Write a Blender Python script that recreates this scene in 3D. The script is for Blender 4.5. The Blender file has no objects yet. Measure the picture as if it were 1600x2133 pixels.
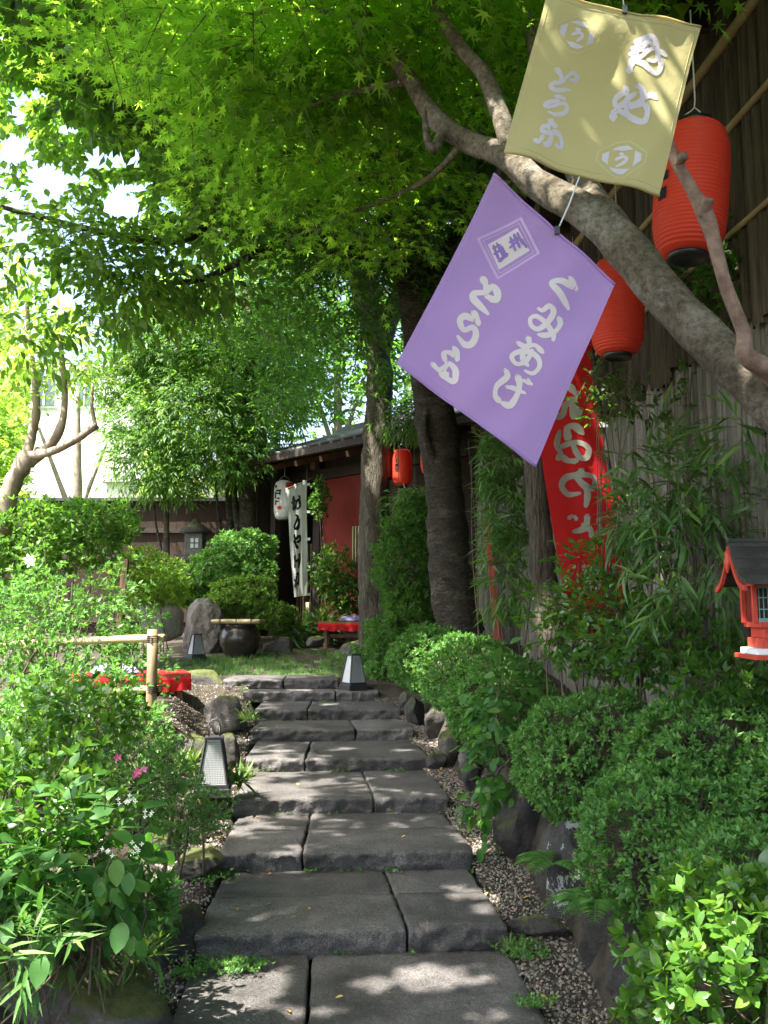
import bpy, math, random
import numpy as np
from mathutils import Vector, Matrix, noise as mnoise
R = math.radians
random.seed(7)
rng = np.random.default_rng(11)
sc = bpy.context.scene
COL = sc.collection

# ------------------------------------------------------------ camera, world, sun, exposure
TH = R(6.59); F = 1844.0; EYE = Vector((0, 0, 1.5))
cd = bpy.data.cameras.new('camera'); cam = bpy.data.objects.new('camera', cd); COL.objects.link(cam)
cam.location = EYE; cam.rotation_euler = (R(90) + TH, 0, 0)
cd.sensor_fit = 'VERTICAL'; cd.sensor_height = 24; cd.lens = 24 * F / 2133; cd.clip_start = 0.05; cd.clip_end = 600
sc.camera = cam

SUN_AZ_VEC = Vector((-0.42, -0.26, 0.87)).normalized()      # towards the sun
elev = math.asin(SUN_AZ_VEC.z); az = math.atan2(SUN_AZ_VEC.x, SUN_AZ_VEC.y)
W = bpy.data.worlds.new('World'); sc.world = W; W.use_nodes = True
nt = W.node_tree; bg = nt.nodes['Background']; sky = nt.nodes.new('ShaderNodeTexSky')
sky.sky_type = 'NISHITA'; sky.sun_disc = False; sky.sun_elevation = elev; sky.sun_rotation = az
sky.air_density = 1.0; sky.dust_density = 4.0; sky.ozone_density = 1.0
nt.links.new(sky.outputs[0], bg.inputs[0]); bg.inputs[1].default_value = 0.14
sl = bpy.data.lights.new('sun', 'SUN'); sl.energy = 5.0; sl.angle = R(0.55); sl.color = (1, .95, .86)
sun = bpy.data.objects.new('sun', sl); COL.objects.link(sun)
sun.rotation_euler = SUN_AZ_VEC.to_track_quat('Z', 'Y').to_euler()
vs = sc.view_settings
vs.view_transform = 'Standard'; vs.look = 'None'; vs.gamma = 1; vs.use_curve_mapping = False; vs.exposure = 2.4
sc.render.engine = 'CYCLES'
cy = sc.cycles
cy.max_bounces = 7; cy.diffuse_bounces = 4; cy.glossy_bounces = 2; cy.transmission_bounces = 5; cy.transparent_max_bounces = 4
cy.sample_clamp_indirect = 6; cy.use_denoising = True
sc.render.resolution_x = 768; sc.render.resolution_y = 1024

# ------------------------------------------------------------ helpers
FW = Vector((0, math.cos(TH), math.sin(TH))); UP = Vector((0, -math.sin(TH), math.cos(TH))); RT = Vector((1, 0, 0))
def ray(px, py): return RT * ((px - 800) / F) + UP * ((1066.5 - py) / F) + FW
def at(px, py, Y):
    d = ray(px, py); return EYE + d * (Y / d.y)
def atz(px, py, z):
    d = ray(px, py); return EYE + d * ((z - 1.5) / d.z)
def proj(P):
    P = np.asarray(P) - np.array(EYE)
    d = P @ np.array(FW); return 800 + F * (P[:, 0] / d), 1066.5 - F * ((P @ np.array(UP)) / d), d

def tag(o, label=None, cat=None, group=None, kind=None):
    if label: o['label'] = label
    if cat: o['category'] = cat
    if group: o['group'] = group
    if kind: o['kind'] = kind
    return o
def empty(name, loc, label, cat, group=None, rz=0):
    o = bpy.data.objects.new(name, None); COL.objects.link(o); o.location = loc; o.rotation_euler = (0, 0, rz)
    o.empty_display_size = .1
    return tag(o, label, cat, group)
def link(name, me, parent=None, keep=True):
    o = bpy.data.objects.new(name, me); COL.objects.link(o)
    if parent is not None:
        o.parent = parent
        if keep: o.matrix_parent_inverse = (Matrix.Translation(parent.location) @ parent.rotation_euler.to_matrix().to_4x4()).inverted() if parent.parent is None else parent.matrix_parent_inverse_world if False else inv_world(parent)
    return o
def world_of(o):
    m = o.matrix_basis if o.parent is None else world_of(o.parent) @ o.matrix_parent_inverse @ o.matrix_basis
    return m
def inv_world(o): return world_of(o).inverted()
def npmesh(name, V, Fc, mat, smooth=True):
    """V (n,3) array, Fc: (m,3) or (m,4) int array"""
    V = np.asarray(V, dtype=np.float32); Fc = np.asarray(Fc, dtype=np.int32)
    me = bpy.data.meshes.new(name); k = Fc.shape[1]
    me.vertices.add(len(V)); me.vertices.foreach_set('co', V.ravel())
    me.loops.add(Fc.size); me.loops.foreach_set('vertex_index', Fc.ravel())
    me.polygons.add(len(Fc)); me.polygons.foreach_set('loop_start', np.arange(0, Fc.size, k, dtype=np.int32))
    me.polygons.foreach_set('loop_total', np.full(len(Fc), k, dtype=np.int32))
    me.polygons.foreach_set('use_smooth', np.full(len(Fc), smooth, dtype=bool))
    me.materials.append(mat); me.update(calc_edges=True)
    return me
class MB:
    def __init__(s): s.v = []; s.f = []
    def add(s, v, f):
        n = len(s.v); s.v += [tuple(p) for p in v]; s.f += [tuple(i + n for i in q) for q in f]; return s
    def box(s, c, size, rot=None, taper=1.0):
        c = Vector(c); hx, hy, hz = [q / 2 for q in size]; V = []
        for z in (-1, 1):
            t = taper if z > 0 else 1
            for x, y in ((-1, -1), (1, -1), (1, 1), (-1, 1)):
                p = Vector((x * hx * t, y * hy * t, z * hz))
                if rot is not None: p = rot @ p
                V.append(c + p)
        return s.add(V, [(3, 2, 1, 0), (4, 5, 6, 7), (0, 1, 5, 4), (1, 2, 6, 5), (2, 3, 7, 6), (3, 0, 4, 7)])
    def bar(s, a, b, w, h, up=Vector((0, 0, 1))):
        a = Vector(a); b = Vector(b); d = (b - a); L = d.length; d.normalize()
        x = d.cross(up).normalized(); z = x.cross(d)
        m = Matrix((x, d, z)).transposed()
        return s.box((a + b) / 2, (w, L, h), m)
    def tube(s, pts, rad, n=8, caps=True, wob=0.0, seed=0):
        pts = [Vector(p) for p in pts]
        if not hasattr(rad, '__len__'): rad = [rad] * len(pts)
        V = []; Fc = []; ref = None
        for i, p in enumerate(pts):
            d = (pts[min(i + 1, len(pts) - 1)] - pts[max(i - 1, 0)]).normalized()
            if ref is None: ref = Vector((0, 0, 1)) if abs(d.z) < .9 else Vector((1, 0, 0))
            x = d.cross(ref).normalized(); y = x.cross(d).normalized(); ref = y
            # keep the frame stable
            for k in range(n):
                a = 2 * math.pi * k / n; r = rad[i]
                if wob: r *= 1 + wob * mnoise.noise(p * 9 + Vector((math.cos(a) * 1.3, math.sin(a) * 1.3, seed)))
                V.append(p + (x * math.cos(a) + y * math.sin(a)) * r)
        for i in range(len(pts) - 1):
            for k in range(n):
                a = i * n + k; b = i * n + (k + 1) % n
                Fc.append((a, b, b + n, a + n))
        if caps:
            Fc.append(tuple(range(n))[::-1]); Fc.append(tuple(range((len(pts) - 1) * n, len(pts) * n)))
        return s.add(V, Fc)
    def lathe(s, prof, c=(0, 0, 0), n=24, M=None):
        V = []; Fc = []; c = Vector(c)
        for r, z in prof:
            for k in range(n):
                a = 2 * math.pi * k / n; p = Vector((r * math.cos(a), r * math.sin(a), z))
                V.append(c + (M @ p if M else p))
        for i in range(len(prof) - 1):
            for k in range(n):
                a = i * n + k; b = i * n + (k + 1) % n; Fc.append((a, b, b + n, a + n))
        return s.add(V, Fc)
    def build(s, name, mat, parent=None, smooth=False, bevel=0):
        me = bpy.data.meshes.new(name); me.from_pydata(s.v, [], s.f)
        me.polygons.foreach_set('use_smooth', [smooth] * len(me.polygons)); me.materials.append(mat); me.update()
        o = link(name, me, parent)
        if bevel:
            b = o.modifiers.new('bevel', 'BEVEL'); b.width = bevel; b.segments = 2; b.limit_method = 'ANGLE'
        return o
def spline(pts, rad, sub=6):
    """Catmull-Rom through pts"""
    P = [Vector(p) for p in pts]; out = []; rr = []
    for i in range(len(P) - 1):
        p0 = P[max(i - 1, 0)]; p1 = P[i]; p2 = P[i + 1]; p3 = P[min(i + 2, len(P) - 1)]
        for k in range(sub):
            t = k / sub
            out.append(.5 * ((2 * p1) + (p2 - p0) * t + (2 * p0 - 5 * p1 + 4 * p2 - p3) * t * t + (3 * p1 - p0 - 3 * p2 + p3) * t ** 3))
            rr.append(rad[i] * (1 - t) + rad[i + 1] * t)
    out.append(P[-1]); rr.append(rad[-1]); return out, rr

# ------------------------------------------------------------ materials
def nodes(name):
    m = bpy.data.materials.new(name); m.use_nodes = True; t = m.node_tree
    return m, t, t.nodes['Principled BSDF']
def ramp(t, stops, fac):
    r = t.nodes.new('ShaderNodeValToRGB'); e = r.color_ramp.elements
    e[0].position = stops[0][0]; e[0].color = (*stops[0][1], 1); e[1].position = stops[-1][0]; e[1].color = (*stops[-1][1], 1)
    for p, c in stops[1:-1]:
        x = e.new(p); x.color = (*c, 1)
    t.links.new(fac, r.inputs[0]); return r.outputs[0]
def texco(t, scale=(1, 1, 1), kind='Object'):
    c = t.nodes.new('ShaderNodeTexCoord'); m = t.nodes.new('ShaderNodeMapping'); m.inputs['Scale'].default_value = scale
    t.links.new(c.outputs[kind], m.inputs[0]); return m.outputs[0]
def noi(t, vec, scale, detail=5, rough=.6):
    n = t.nodes.new('ShaderNodeTexNoise'); n.inputs['Scale'].default_value = scale; n.inputs['Detail'].default_value = detail
    n.inputs['Roughness'].default_value = rough; t.links.new(vec, n.inputs['Vector']); return n.outputs['Fac']
def bump(t, h, strength, dist, b):
    n = t.nodes.new('ShaderNodeBump'); n.inputs['Strength'].default_value = strength; n.inputs['Distance'].default_value = dist
    t.links.new(h, n.inputs['Height']); t.links.new(n.outputs[0], b.inputs['Normal'])
def mixc(t, fac, a, b, mode='MIX'):
    m = t.nodes.new('ShaderNodeMix'); m.data_type = 'RGBA'; m.blend_type = mode
    for s, v in ((0, fac), (6, a), (7, b)):
        if isinstance(v, (int, float)): m.inputs[s].default_value = v
        elif isinstance(v, tuple): m.inputs[s].default_value = (*v, 1)
        else: t.links.new(v, m.inputs[s])
    return m.outputs[2]
def pmat(name, c1, c2, scale=8, rough=.7, bs=.3, bd=.01, stretch=(1, 1, 1), spec=.4, fine=None, objrand=0.0):
    m, t, b = nodes(name); v = texco(t, stretch)
    n = noi(t, v, scale); col = ramp(t, [(.3, c1), (.7, c2)], n)
    if fine:
        col = mixc(t, .5, col, ramp(t, [(.35, (.55, .55, .55)), (.65, (1, 1, 1))], noi(t, v, fine, 3)), 'MULTIPLY')
    if objrand:
        oi = t.nodes.new('ShaderNodeObjectInfo')
        col = mixc(t, 1.0, col, ramp(t, [(0, (1 - objrand,) * 3), (1, (1, 1, 1))], oi.outputs['Random']), 'MULTIPLY')
    t.links.new(col, b.inputs['Base Color']); b.inputs['Roughness'].default_value = rough
    b.inputs['Specular IOR Level'].default_value = spec
    if bs: bump(t, noi(t, v, fine or scale * 3, 6), bs, bd, b)
    return m
def leafmat(name, dark, light, trans, rough=.4, tfac=.4, spec=.5, size=1.0):
    """leaf: random tint per leaf, real translucency"""
    m, t, b = nodes(name)
    g = t.nodes.new('ShaderNodeNewGeometry'); oi = t.nodes.new('ShaderNodeObjectInfo')
    ad = t.nodes.new('ShaderNodeMath'); ad.operation = 'ADD'; t.links.new(g.outputs['Random Per Island'], ad.inputs[0]); t.links.new(oi.outputs['Random'], ad.inputs[1])
    fr = t.nodes.new('ShaderNodeMath'); fr.operation = 'FRACT'; t.links.new(ad.outputs[0], fr.inputs[0])
    yel = tuple(min(1, q) for q in (light[0] * 1.5, light[1] * 1.1, light[2]))
    col = ramp(t, [(0, dark), (.8, light), (1, yel)], fr.outputs[0])
    v = texco(t); col = mixc(t, .35, col, ramp(t, [(.3, (.5, .55, .5)), (.7, (1.1, 1.1, 1))], noi(t, v, 2.5 * size, 2)), 'MULTIPLY')
    t.links.new(col, b.inputs['Base Color']); b.inputs['Roughness'].default_value = rough; b.inputs['Specular IOR Level'].default_value = spec
    tr = t.nodes.new('ShaderNodeBsdfTranslucent')
    tc = mixc(t, .5, trans, mixc(t, 1.0, col, (3.4, 3.2, 1.5), 'MULTIPLY'))
    t.links.new(tc, tr.inputs[0])
    mx = t.nodes.new('ShaderNodeMixShader'); mx.inputs[0].default_value = tfac
    t.links.new(b.outputs[0], mx.inputs[1]); t.links.new(tr.outputs[0], mx.inputs[2])
    t.links.new(mx.outputs[0], t.nodes['Material Output'].inputs['Surface']); return m
def clothmat(name, c, tfac=.35, rough=.8, weave=900, tc=None, ns=6):
    m, t, b = nodes(name); v = texco(t)
    col = mixc(t, noi(t, v, ns, 3), tuple(q * .78 for q in c), c)
    t.links.new(col, b.inputs['Base Color']); b.inputs['Roughness'].default_value = rough; b.inputs['Specular IOR Level'].default_value = .2
    bump(t, noi(t, v, 14, 4), .35, .01, b)
    tr = t.nodes.new('ShaderNodeBsdfTranslucent'); tr.inputs[0].default_value = (*(tc or c), 1)
    mx = t.nodes.new('ShaderNodeMixShader'); mx.inputs[0].default_value = tfac
    t.links.new(b.outputs[0], mx.inputs[1]); t.links.new(tr.outputs[0], mx.inputs[2])
    t.links.new(mx.outputs[0], t.nodes['Material Output'].inputs['Surface']); return m
def flat(name, c, rough=.6, spec=.4, metal=0):
    m, t, b = nodes(name); v = texco(t)
    t.links.new(mixc(t, noi(t, v, 30, 3), tuple(q * .8 for q in c), c), b.inputs['Base Color'])
    b.inputs['Roughness'].default_value = rough; b.inputs['Specular IOR Level'].default_value = spec; b.inputs['Metallic'].default_value = metal; return m

def rockmat(name, c1, c2, moss=.5, lichen=.0, grain=False):
    m, t, b = nodes(name); v = texco(t)
    oi = t.nodes.new('ShaderNodeObjectInfo')
    vm = t.nodes.new('ShaderNodeVectorMath'); vm.operation = 'ADD'; t.links.new(v, vm.inputs[0]); t.links.new(oi.outputs['Location'], vm.inputs[1]); v = vm.outputs[0]
    col = ramp(t, [(.3, c1), (.7, c2)], noi(t, v, 5, 8))
    col = mixc(t, .6, col, ramp(t, [(.4, (.45, .45, .45)), (.6, (1, 1, 1))], noi(t, v, 60, 4)), 'MULTIPLY')
    if grain:
        col = mixc(t, 1.0, col, ramp(t, [(0, (.72, .70, .68)), (.5, (1, .98, .95)), (1, (1.2, 1.18, 1.16))], oi.outputs['Random']), 'MULTIPLY')
        col = mixc(t, .75, col, ramp(t, [(.40, (.30, .29, .29)), (.52, (.9, .9, .9)), (.62, (1.5, 1.45, 1.4))], noi(t, v, 210, 2, .5)), 'MULTIPLY')
        col = mixc(t, .8, col, ramp(t, [(.35, (.5, .48, .48)), (.6, (1.1, 1.1, 1.1))], noi(t, v, 2.3, 4)), 'MULTIPLY')
    if moss:
        g = t.nodes.new('ShaderNodeNewGeometry'); sx = t.nodes.new('ShaderNodeSeparateXYZ'); t.links.new(g.outputs['Normal'], sx.inputs[0])
        a = t.nodes.new('ShaderNodeMath'); a.operation = 'ADD'; t.links.new(sx.outputs[2], a.inputs[0]); n2 = noi(t, v, 3.5, 5)
        a2 = t.nodes.new('ShaderNodeMath'); a2.operation = 'MULTIPLY'; t.links.new(n2, a2.inputs[0]); a2.inputs[1].default_value = 1.6; t.links.new(a2.outputs[0], a.inputs[1])
        f = ramp(t, [(0, (0, 0, 0)), (.5, (0, 0, 0)), (1, (1, 1, 1))], a.outputs[0])
        mr = t.nodes.new('ShaderNodeMapRange'); mr.inputs[1].default_value = 1.75 - moss; mr.inputs[2].default_value = 2.0 - moss; t.links.new(a.outputs[0], mr.inputs[0])
        col = mixc(t, mr.outputs[0], col, ramp(t, [(.3, (.05, .07, .012)), (.7, (.13, .14, .03))], noi(t, v, 25, 4)))
    if lichen:
        f = ramp(t, [(.62 - lichen * .1, (0, 0, 0)), (.64 - lichen * .1, (1, 1, 1))], noi(t, v, 9, 8, .75))
        col = mixc(t, f, col, (.5, .52, .48))
    t.links.new(col, b.inputs['Base Color']); b.inputs['Roughness'].default_value = .62 if grain else .85
    bump(t, noi(t, v, 18, 12, .75), 1.0, .05 if not grain else .018, b); return m

M = {}
M['slab'] = rockmat('slab_stone', (.092, .087, .087), (.195, .186, .184), moss=0, grain=True)
M['rock'] = rockmat('garden_rock', (.07, .065, .055), (.19, .17, .145), moss=.55)
M['rock_dark'] = rockmat('dark_rock', (.04, .037, .033), (.11, .1, .09), moss=.35)
M['rock_lichen'] = rockmat('lichen_rock', (.03, .03, .028), (.09, .085, .08), moss=.2, lichen=.6)
M['rock_grey'] = rockmat('grey_boulder', (.08, .072, .066), (.22, .20, .18), moss=.3)
M['rock_moss'] = rockmat('mossy_rock', (.10, .09, .075), (.24, .22, .19), moss=1.0)
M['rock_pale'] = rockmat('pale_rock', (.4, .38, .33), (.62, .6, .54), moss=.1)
def barkmat(name, c1, c2, blot, sc1=6, relief=.03, stretch=(1, 1, 1), ring=0):
    m, t, b = nodes(name); v = texco(t, stretch)
    col = ramp(t, [(.3, c1), (.7, c2)], noi(t, v, sc1, 8, .65))
    col = mixc(t, ramp(t, [(.52, (0, 0, 0)), (.62, (1, 1, 1))], noi(t, v, sc1 * .55, 6, .7)), col, blot)
    col = mixc(t, .7, col, ramp(t, [(.38, (.35, .33, .3)), (.58, (1.1, 1.1, 1.1))], noi(t, v, sc1 * 7, 6, .7)), 'MULTIPLY')
    t.links.new(col, b.inputs['Base Color']); b.inputs['Roughness'].default_value = .85; b.inputs['Specular IOR Level'].default_value = .25
    w = t.nodes.new('ShaderNodeTexVoronoi'); w.inputs['Scale'].default_value = sc1 * 3.5; t.links.new(v, w.inputs['Vector'])
    a = t.nodes.new('ShaderNodeMath'); a.operation = 'MULTIPLY_ADD'; t.links.new(w.outputs['Distance'], a.inputs[0]); a.inputs[1].default_value = .5; t.links.new(noi(t, v, sc1 * 4, 10, .75), a.inputs[2])
    bump(t, a.outputs[0], 1.0, relief, b); return m
M['bark_maple'] = barkmat('maple_bark', (.10, .08, .055), (.27, .225, .16), (.31, .285, .23), 7, .03)
M['bark_red'] = pmat('reddish_bark', (.14, .085, .06), (.30, .21, .15), 20, .75, .6, .006, (1, 1, 1), .3, 70)
M['bark_dark'] = barkmat('dark_bark', (.045, .037, .028), (.12, .10, .075), (.15, .13, .095), 5, .07, (1, 1, 2.2))
M['bark_furrow'] = barkmat('furrowed_bark', (.06, .05, .036), (.20, .17, .125), (.24, .21, .16), 7, .07, (2.2, 2.2, .35))
M['bark_tan'] = pmat('tan_bark', (.19, .15, .10), (.36, .30, .22), 6, .7, .4, .01, (1, 1, .6), .3, 30)
M['twig'] = pmat('twig_bark', (.06, .045, .03), (.14, .10, .07), 20, .8, 0)
M['soil'] = pmat('soil', (.035, .028, .02), (.10, .085, .065), 7, .95, .8, .03, (1, 1, 1), .2, 90)
M['pebble'] = leafmat('pebble_stone', (.08, .07, .06), (.27, .24, .21), (.2, .2, .2), .8, 0.0, .3)
M['wood_brown'] = pmat('brown_wood', (.12, .07, .04), (.24, .15, .09), 5, .6, .3, .005, (6, 6, .6), .3, 40)
M['wood_post'] = pmat('weathered_post', (.20, .14, .07), (.36, .27, .15), 6, .6, .3, .005, (5, 5, .6), .3, 40)
M['wood_dark'] = pmat('dark_timber', (.022, .016, .012), (.055, .04, .03), 5, .7, .4, .005, (5, 5, .6), .3, 30)
M['fence_brown'] = pmat('fence_boards', (.03, .02, .014), (.07, .047, .032), 12, .85, .5, .01, (8, 8, .5), .2, 60, .4)
M['bamboo'] = pmat('dry_bamboo', (.36, .27, .13), (.58, .47, .26), 4, .45, .15, .003, (1, 1, 1), .5)
M['bamboo_grey'] = pmat('grey_split_bamboo', (.14, .13, .10), (.30, .28, .22), 7, .75, .3, .004, (10, 10, .5), .3, 60, .5)
M['bark_strip'] = pmat('cedar_bark', (.055, .042, .03), (.17, .135, .09), 7, .9, .8, .01, (9, 9, .5), .2, 50, .5)
M['bamboo_pole_dark'] = pmat('aged_bamboo', (.20, .14, .06), (.36, .27, .13), 5, .6, .2, .004)
M['red_wall'] = pmat('red_plaster', (.17, .028, .02), (.24, .038, .026), 3, .85, .2, .004, (1, 1, 1), .2, 80)
M['red_paint'] = pmat('vermilion_paint', (.50, .045, .03), (.62, .075, .04), 9, .5, .2, .003, (4, 4, 1), .4, 50)
M['red_paint_old'] = pmat('faded_red_paint', (.30, .05, .035), (.42, .09, .06), 9, .6, .3, .003)
M['green_paint'] = pmat('green_paint', (.12, .26, .21), (.18, .34, .28), 9, .6, .1, .002)
M['white_paint'] = pmat('white_paint', (.70, .74, .74), (.80, .82, .82), 9, .6, .1, .002)
M['roof_dark'] = pmat('dark_roofing', (.03, .03, .028), (.07, .068, .06), 9, .8, .4, .006, (1, 1, 1), .3, 60)
M['tile'] = pmat('grey_roof_tile', (.025, .025, .027), (.06, .06, .062), 6, .55, .3, .01)
M['lantern'] = clothmat('red_lantern_paper', (.76, .07, .035), .25, .42, tc=(.9, .09, .035), ns=3)
M['lantern_white'] = clothmat('white_lantern_paper', (.75, .75, .70), .3, .5)
M['black'] = flat('black_lacquer', (.012, .012, .013), .35, .5)
M['ink'] = flat('black_ink', (.018, .016, .015), .7, .2)
M['iron'] = flat('dark_metal', (.035, .034, .038), .5, .5)
M['wire'] = flat('pale_wire', (.6, .58, .54), .5)
M['string'] = flat('clear_cord', (.7, .7, .68), .3, .6)
M['paper'] = clothmat('lamp_paper', (.72, .74, .74), .25, .7)
M['yellow_cloth'] = clothmat('yellow_cloth', (.62, .56, .27), .42, .85, tc=(.68, .54, .22), ns=4)
M['purple_cloth'] = clothmat('purple_cloth', (.47, .30, .62), .4, .85, tc=(.50, .30, .66), ns=4)
M['red_cloth'] = clothmat('red_cloth', (.62, .022, .022), .3, .8, tc=(.8, .03, .03))
M['white_cloth'] = clothmat('white_cloth', (.74, .78, .74), .3, .8)
M['print_white'] = clothmat('white_print', (.76, .72, .80), .3, .8)
M['print_cream'] = clothmat('cream_print', (.74, .68, .64), .3, .8)
M['print_line'] = clothmat('pale_yellow_print', (.72, .68, .36), .3, .8)
M['print_pink'] = clothmat('pink_print', (.62, .46, .70), .3, .8)
M['print_purple'] = clothmat('purple_print', (.30, .20, .50), .3, .8)
M['print_sage'] = clothmat('pale_print', (.52, .56, .46), .3, .8)
M['red_stamp'] = clothmat('red_stamp', (.7, .05, .04), .2, .8)
M['cushion'] = pmat('blue_cushion', (.02, .025, .06), (.10, .11, .2), 25, .8, .3, .004)
M['cushion_purple'] = pmat('purple_cushion', (.10, .08, .25), (.4, .38, .6), 28, .8, .3, .004)
M['glaze'] = pmat('brown_black_glaze', (.018, .015, .013), (.06, .045, .035), 4, .22, .1, .01, (1, 1, 1), .6)
M['plaster'] = pmat('pale_plaster', (.72, .70, .64), (.80, .78, .72), 2, .9, .1, .01)
M['glass'] = flat('window_glass', (.10, .14, .16), .08, .8)
M['petal_pink'] = leafmat('pink_petal', (.55, .05, .22), (.75, .12, .38), (.8, .15, .4), .6, .3)
M['petal_white'] = leafmat('white_petal', (.7, .72, .62), (.8, .8, .74), (.8, .8, .7), .6, .3)
M['dead_leaf'] = leafmat('fallen_leaf_skin', (.35, .16, .04), (.62, .45, .10), (.6, .4, .1), .6, .2)
# foliage
M['l_maple'] = leafmat('maple_leaf_skin', (.065, .15, .015), (.14, .28, .025), (.38, .66, .06), .5, .6, .35)
M['l_broad'] = leafmat('broad_leaf_skin', (.035, .085, .018), (.09, .19, .03), (.26, .50, .05), .45, .5, .35)
M['l_dark'] = leafmat('dark_leaf_skin', (.025, .07, .015), (.06, .14, .022), (.14, .36, .035), .45, .45, .35)
M['l_ever'] = leafmat('evergreen_leaf_skin', (.035, .09, .015), (.09, .20, .03), (.18, .42, .04), .5, .4, .3)
M['l_camellia'] = leafmat('glossy_leaf_skin', (.035, .095, .015), (.085, .19, .025), (.17, .42, .03), .25, .3, .6)
M['l_azalea'] = leafmat('small_leaf_skin', (.045, .12, .03), (.115, .26, .06), (.15, .38, .05), .5, .3, .3)
M['l_azalea_y'] = leafmat('yellowish_small_leaf_skin', (.06, .13, .02), (.14, .26, .04), (.25, .5, .05), .45, .3, .35)
M['l_hyd'] = leafmat('matt_leaf_skin', (.035, .11, .025), (.07, .18, .035), (.12, .38, .04), .55, .35, .3)
M['l_bamboo'] = leafmat('bamboo_leaf_skin', (.05, .11, .03), (.11, .22, .06), (.15, .38, .05), .4, .35)
M['l_grass'] = leafmat('grass_skin', (.05, .10, .02), (.12, .20, .05), (.2, .4, .06), .6, .3)
M['l_far'] = leafmat('far_leaf_skin', (.08, .15, .025), (.18, .30, .05), (.42, .66, .1), .5, .55)

# ------------------------------------------------------------ leaves
def arr(v): return np.array(v, dtype=float)
def proto_simple(w=.22, fold=.06, droop=-.08):
    return arr([(0, 0, 0), (-w, .42, fold), (w, .42, fold), (0, .5, 0), (0, 1, droop)]), np.array([(0, 3, 1), (0, 2, 3), (1, 3, 4), (3, 2, 4)])
def proto_oval(w=.23, fold=.05, droop=-.12, lo=False):
    ys = [0, .14, .34, .56, .78, .92, 1]; ws = [.02, .55, .95, 1, .68, .25, 0]
    if lo: ys = [0, .3, .7, 1]; ws = [.05, .98, .82, 0]
    V = []; T = []
    for y, q in zip(ys, ws):
        z = droop * y * y + .04 * math.sin(y * 6)
        V += [(-w * q, y, z + fold * q), (0, y, z), (w * q, y, z + fold * q)]
    for i in range(len(ys) - 1):
        a = 3 * i
        for k in (0, 1): T += [(a + k, a + k + 1, a + k + 4), (a + k, a + k + 4, a + k + 3)]
    return arr(V), np.array(T)
def proto_narrow(w=.065, droop=-.28):
    ys = [0, .2, .55, 1]; ws = [.3, 1, .8, 0]; V = []; T = []
    for y, q in zip(ys, ws): V += [(-w * q, y, droop * y * y + .02 * q), (0, y, droop * y * y), (w * q, y, droop * y * y + .02 * q)]
    for i in range(3):
        a = 3 * i
        for k in (0, 1): T += [(a + k, a + k + 1, a + k + 4), (a + k, a + k + 4, a + k + 3)]
    return arr(V), np.array(T)
def proto_maple(lobes=7):
    V = [(0, .32, 0)]; T = []
    angs = np.linspace(-140, 140, lobes); lens = {7: [.33, .52, .66, .72, .66, .52, .33], 5: [.45, .62, .72, .62, .45]}[lobes]
    pts = []
    for i, (a, L) in enumerate(zip(angs, lens)):
        a = R(a); pts.append((math.sin(a) * L, .32 + math.cos(a) * L, -.10 * L))
        if i < lobes - 1:
            b = (a + R(angs[i + 1])) / 2; pts.append((math.sin(b) * .19, .32 + math.cos(b) * .19, .015))
    pts.append((0, .2, .0))
    V += pts; n = len(pts)
    for i in range(n): T.append((0, 1 + (i + 1) % n, 1 + i))
    return arr(V), np.array(T)
def proto_blade():
    return arr([(-.03, 0, 0), (.03, 0, 0), (-.022, .55, .06), (.022, .55, .06), (0, 1, .28)]), np.array([(0, 1, 3), (0, 3, 2), (2, 3, 4)])
PR = dict(simple=proto_simple(), oval=proto_oval(), ovalwide=proto_oval(.31, .06, -.2), oval_lo=proto_oval(lo=True), ovalwide_lo=proto_oval(.31, .06, -.2, True), narrow=proto_narrow(), maple=proto_maple(7), maple5=proto_maple(5), blade=proto_blade(),
          lance=proto_simple(.13, .04, -.12), rnd=proto_simple(.3, .08, -.1))

SUNV = np.array(SUN_AZ_VEC)
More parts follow.
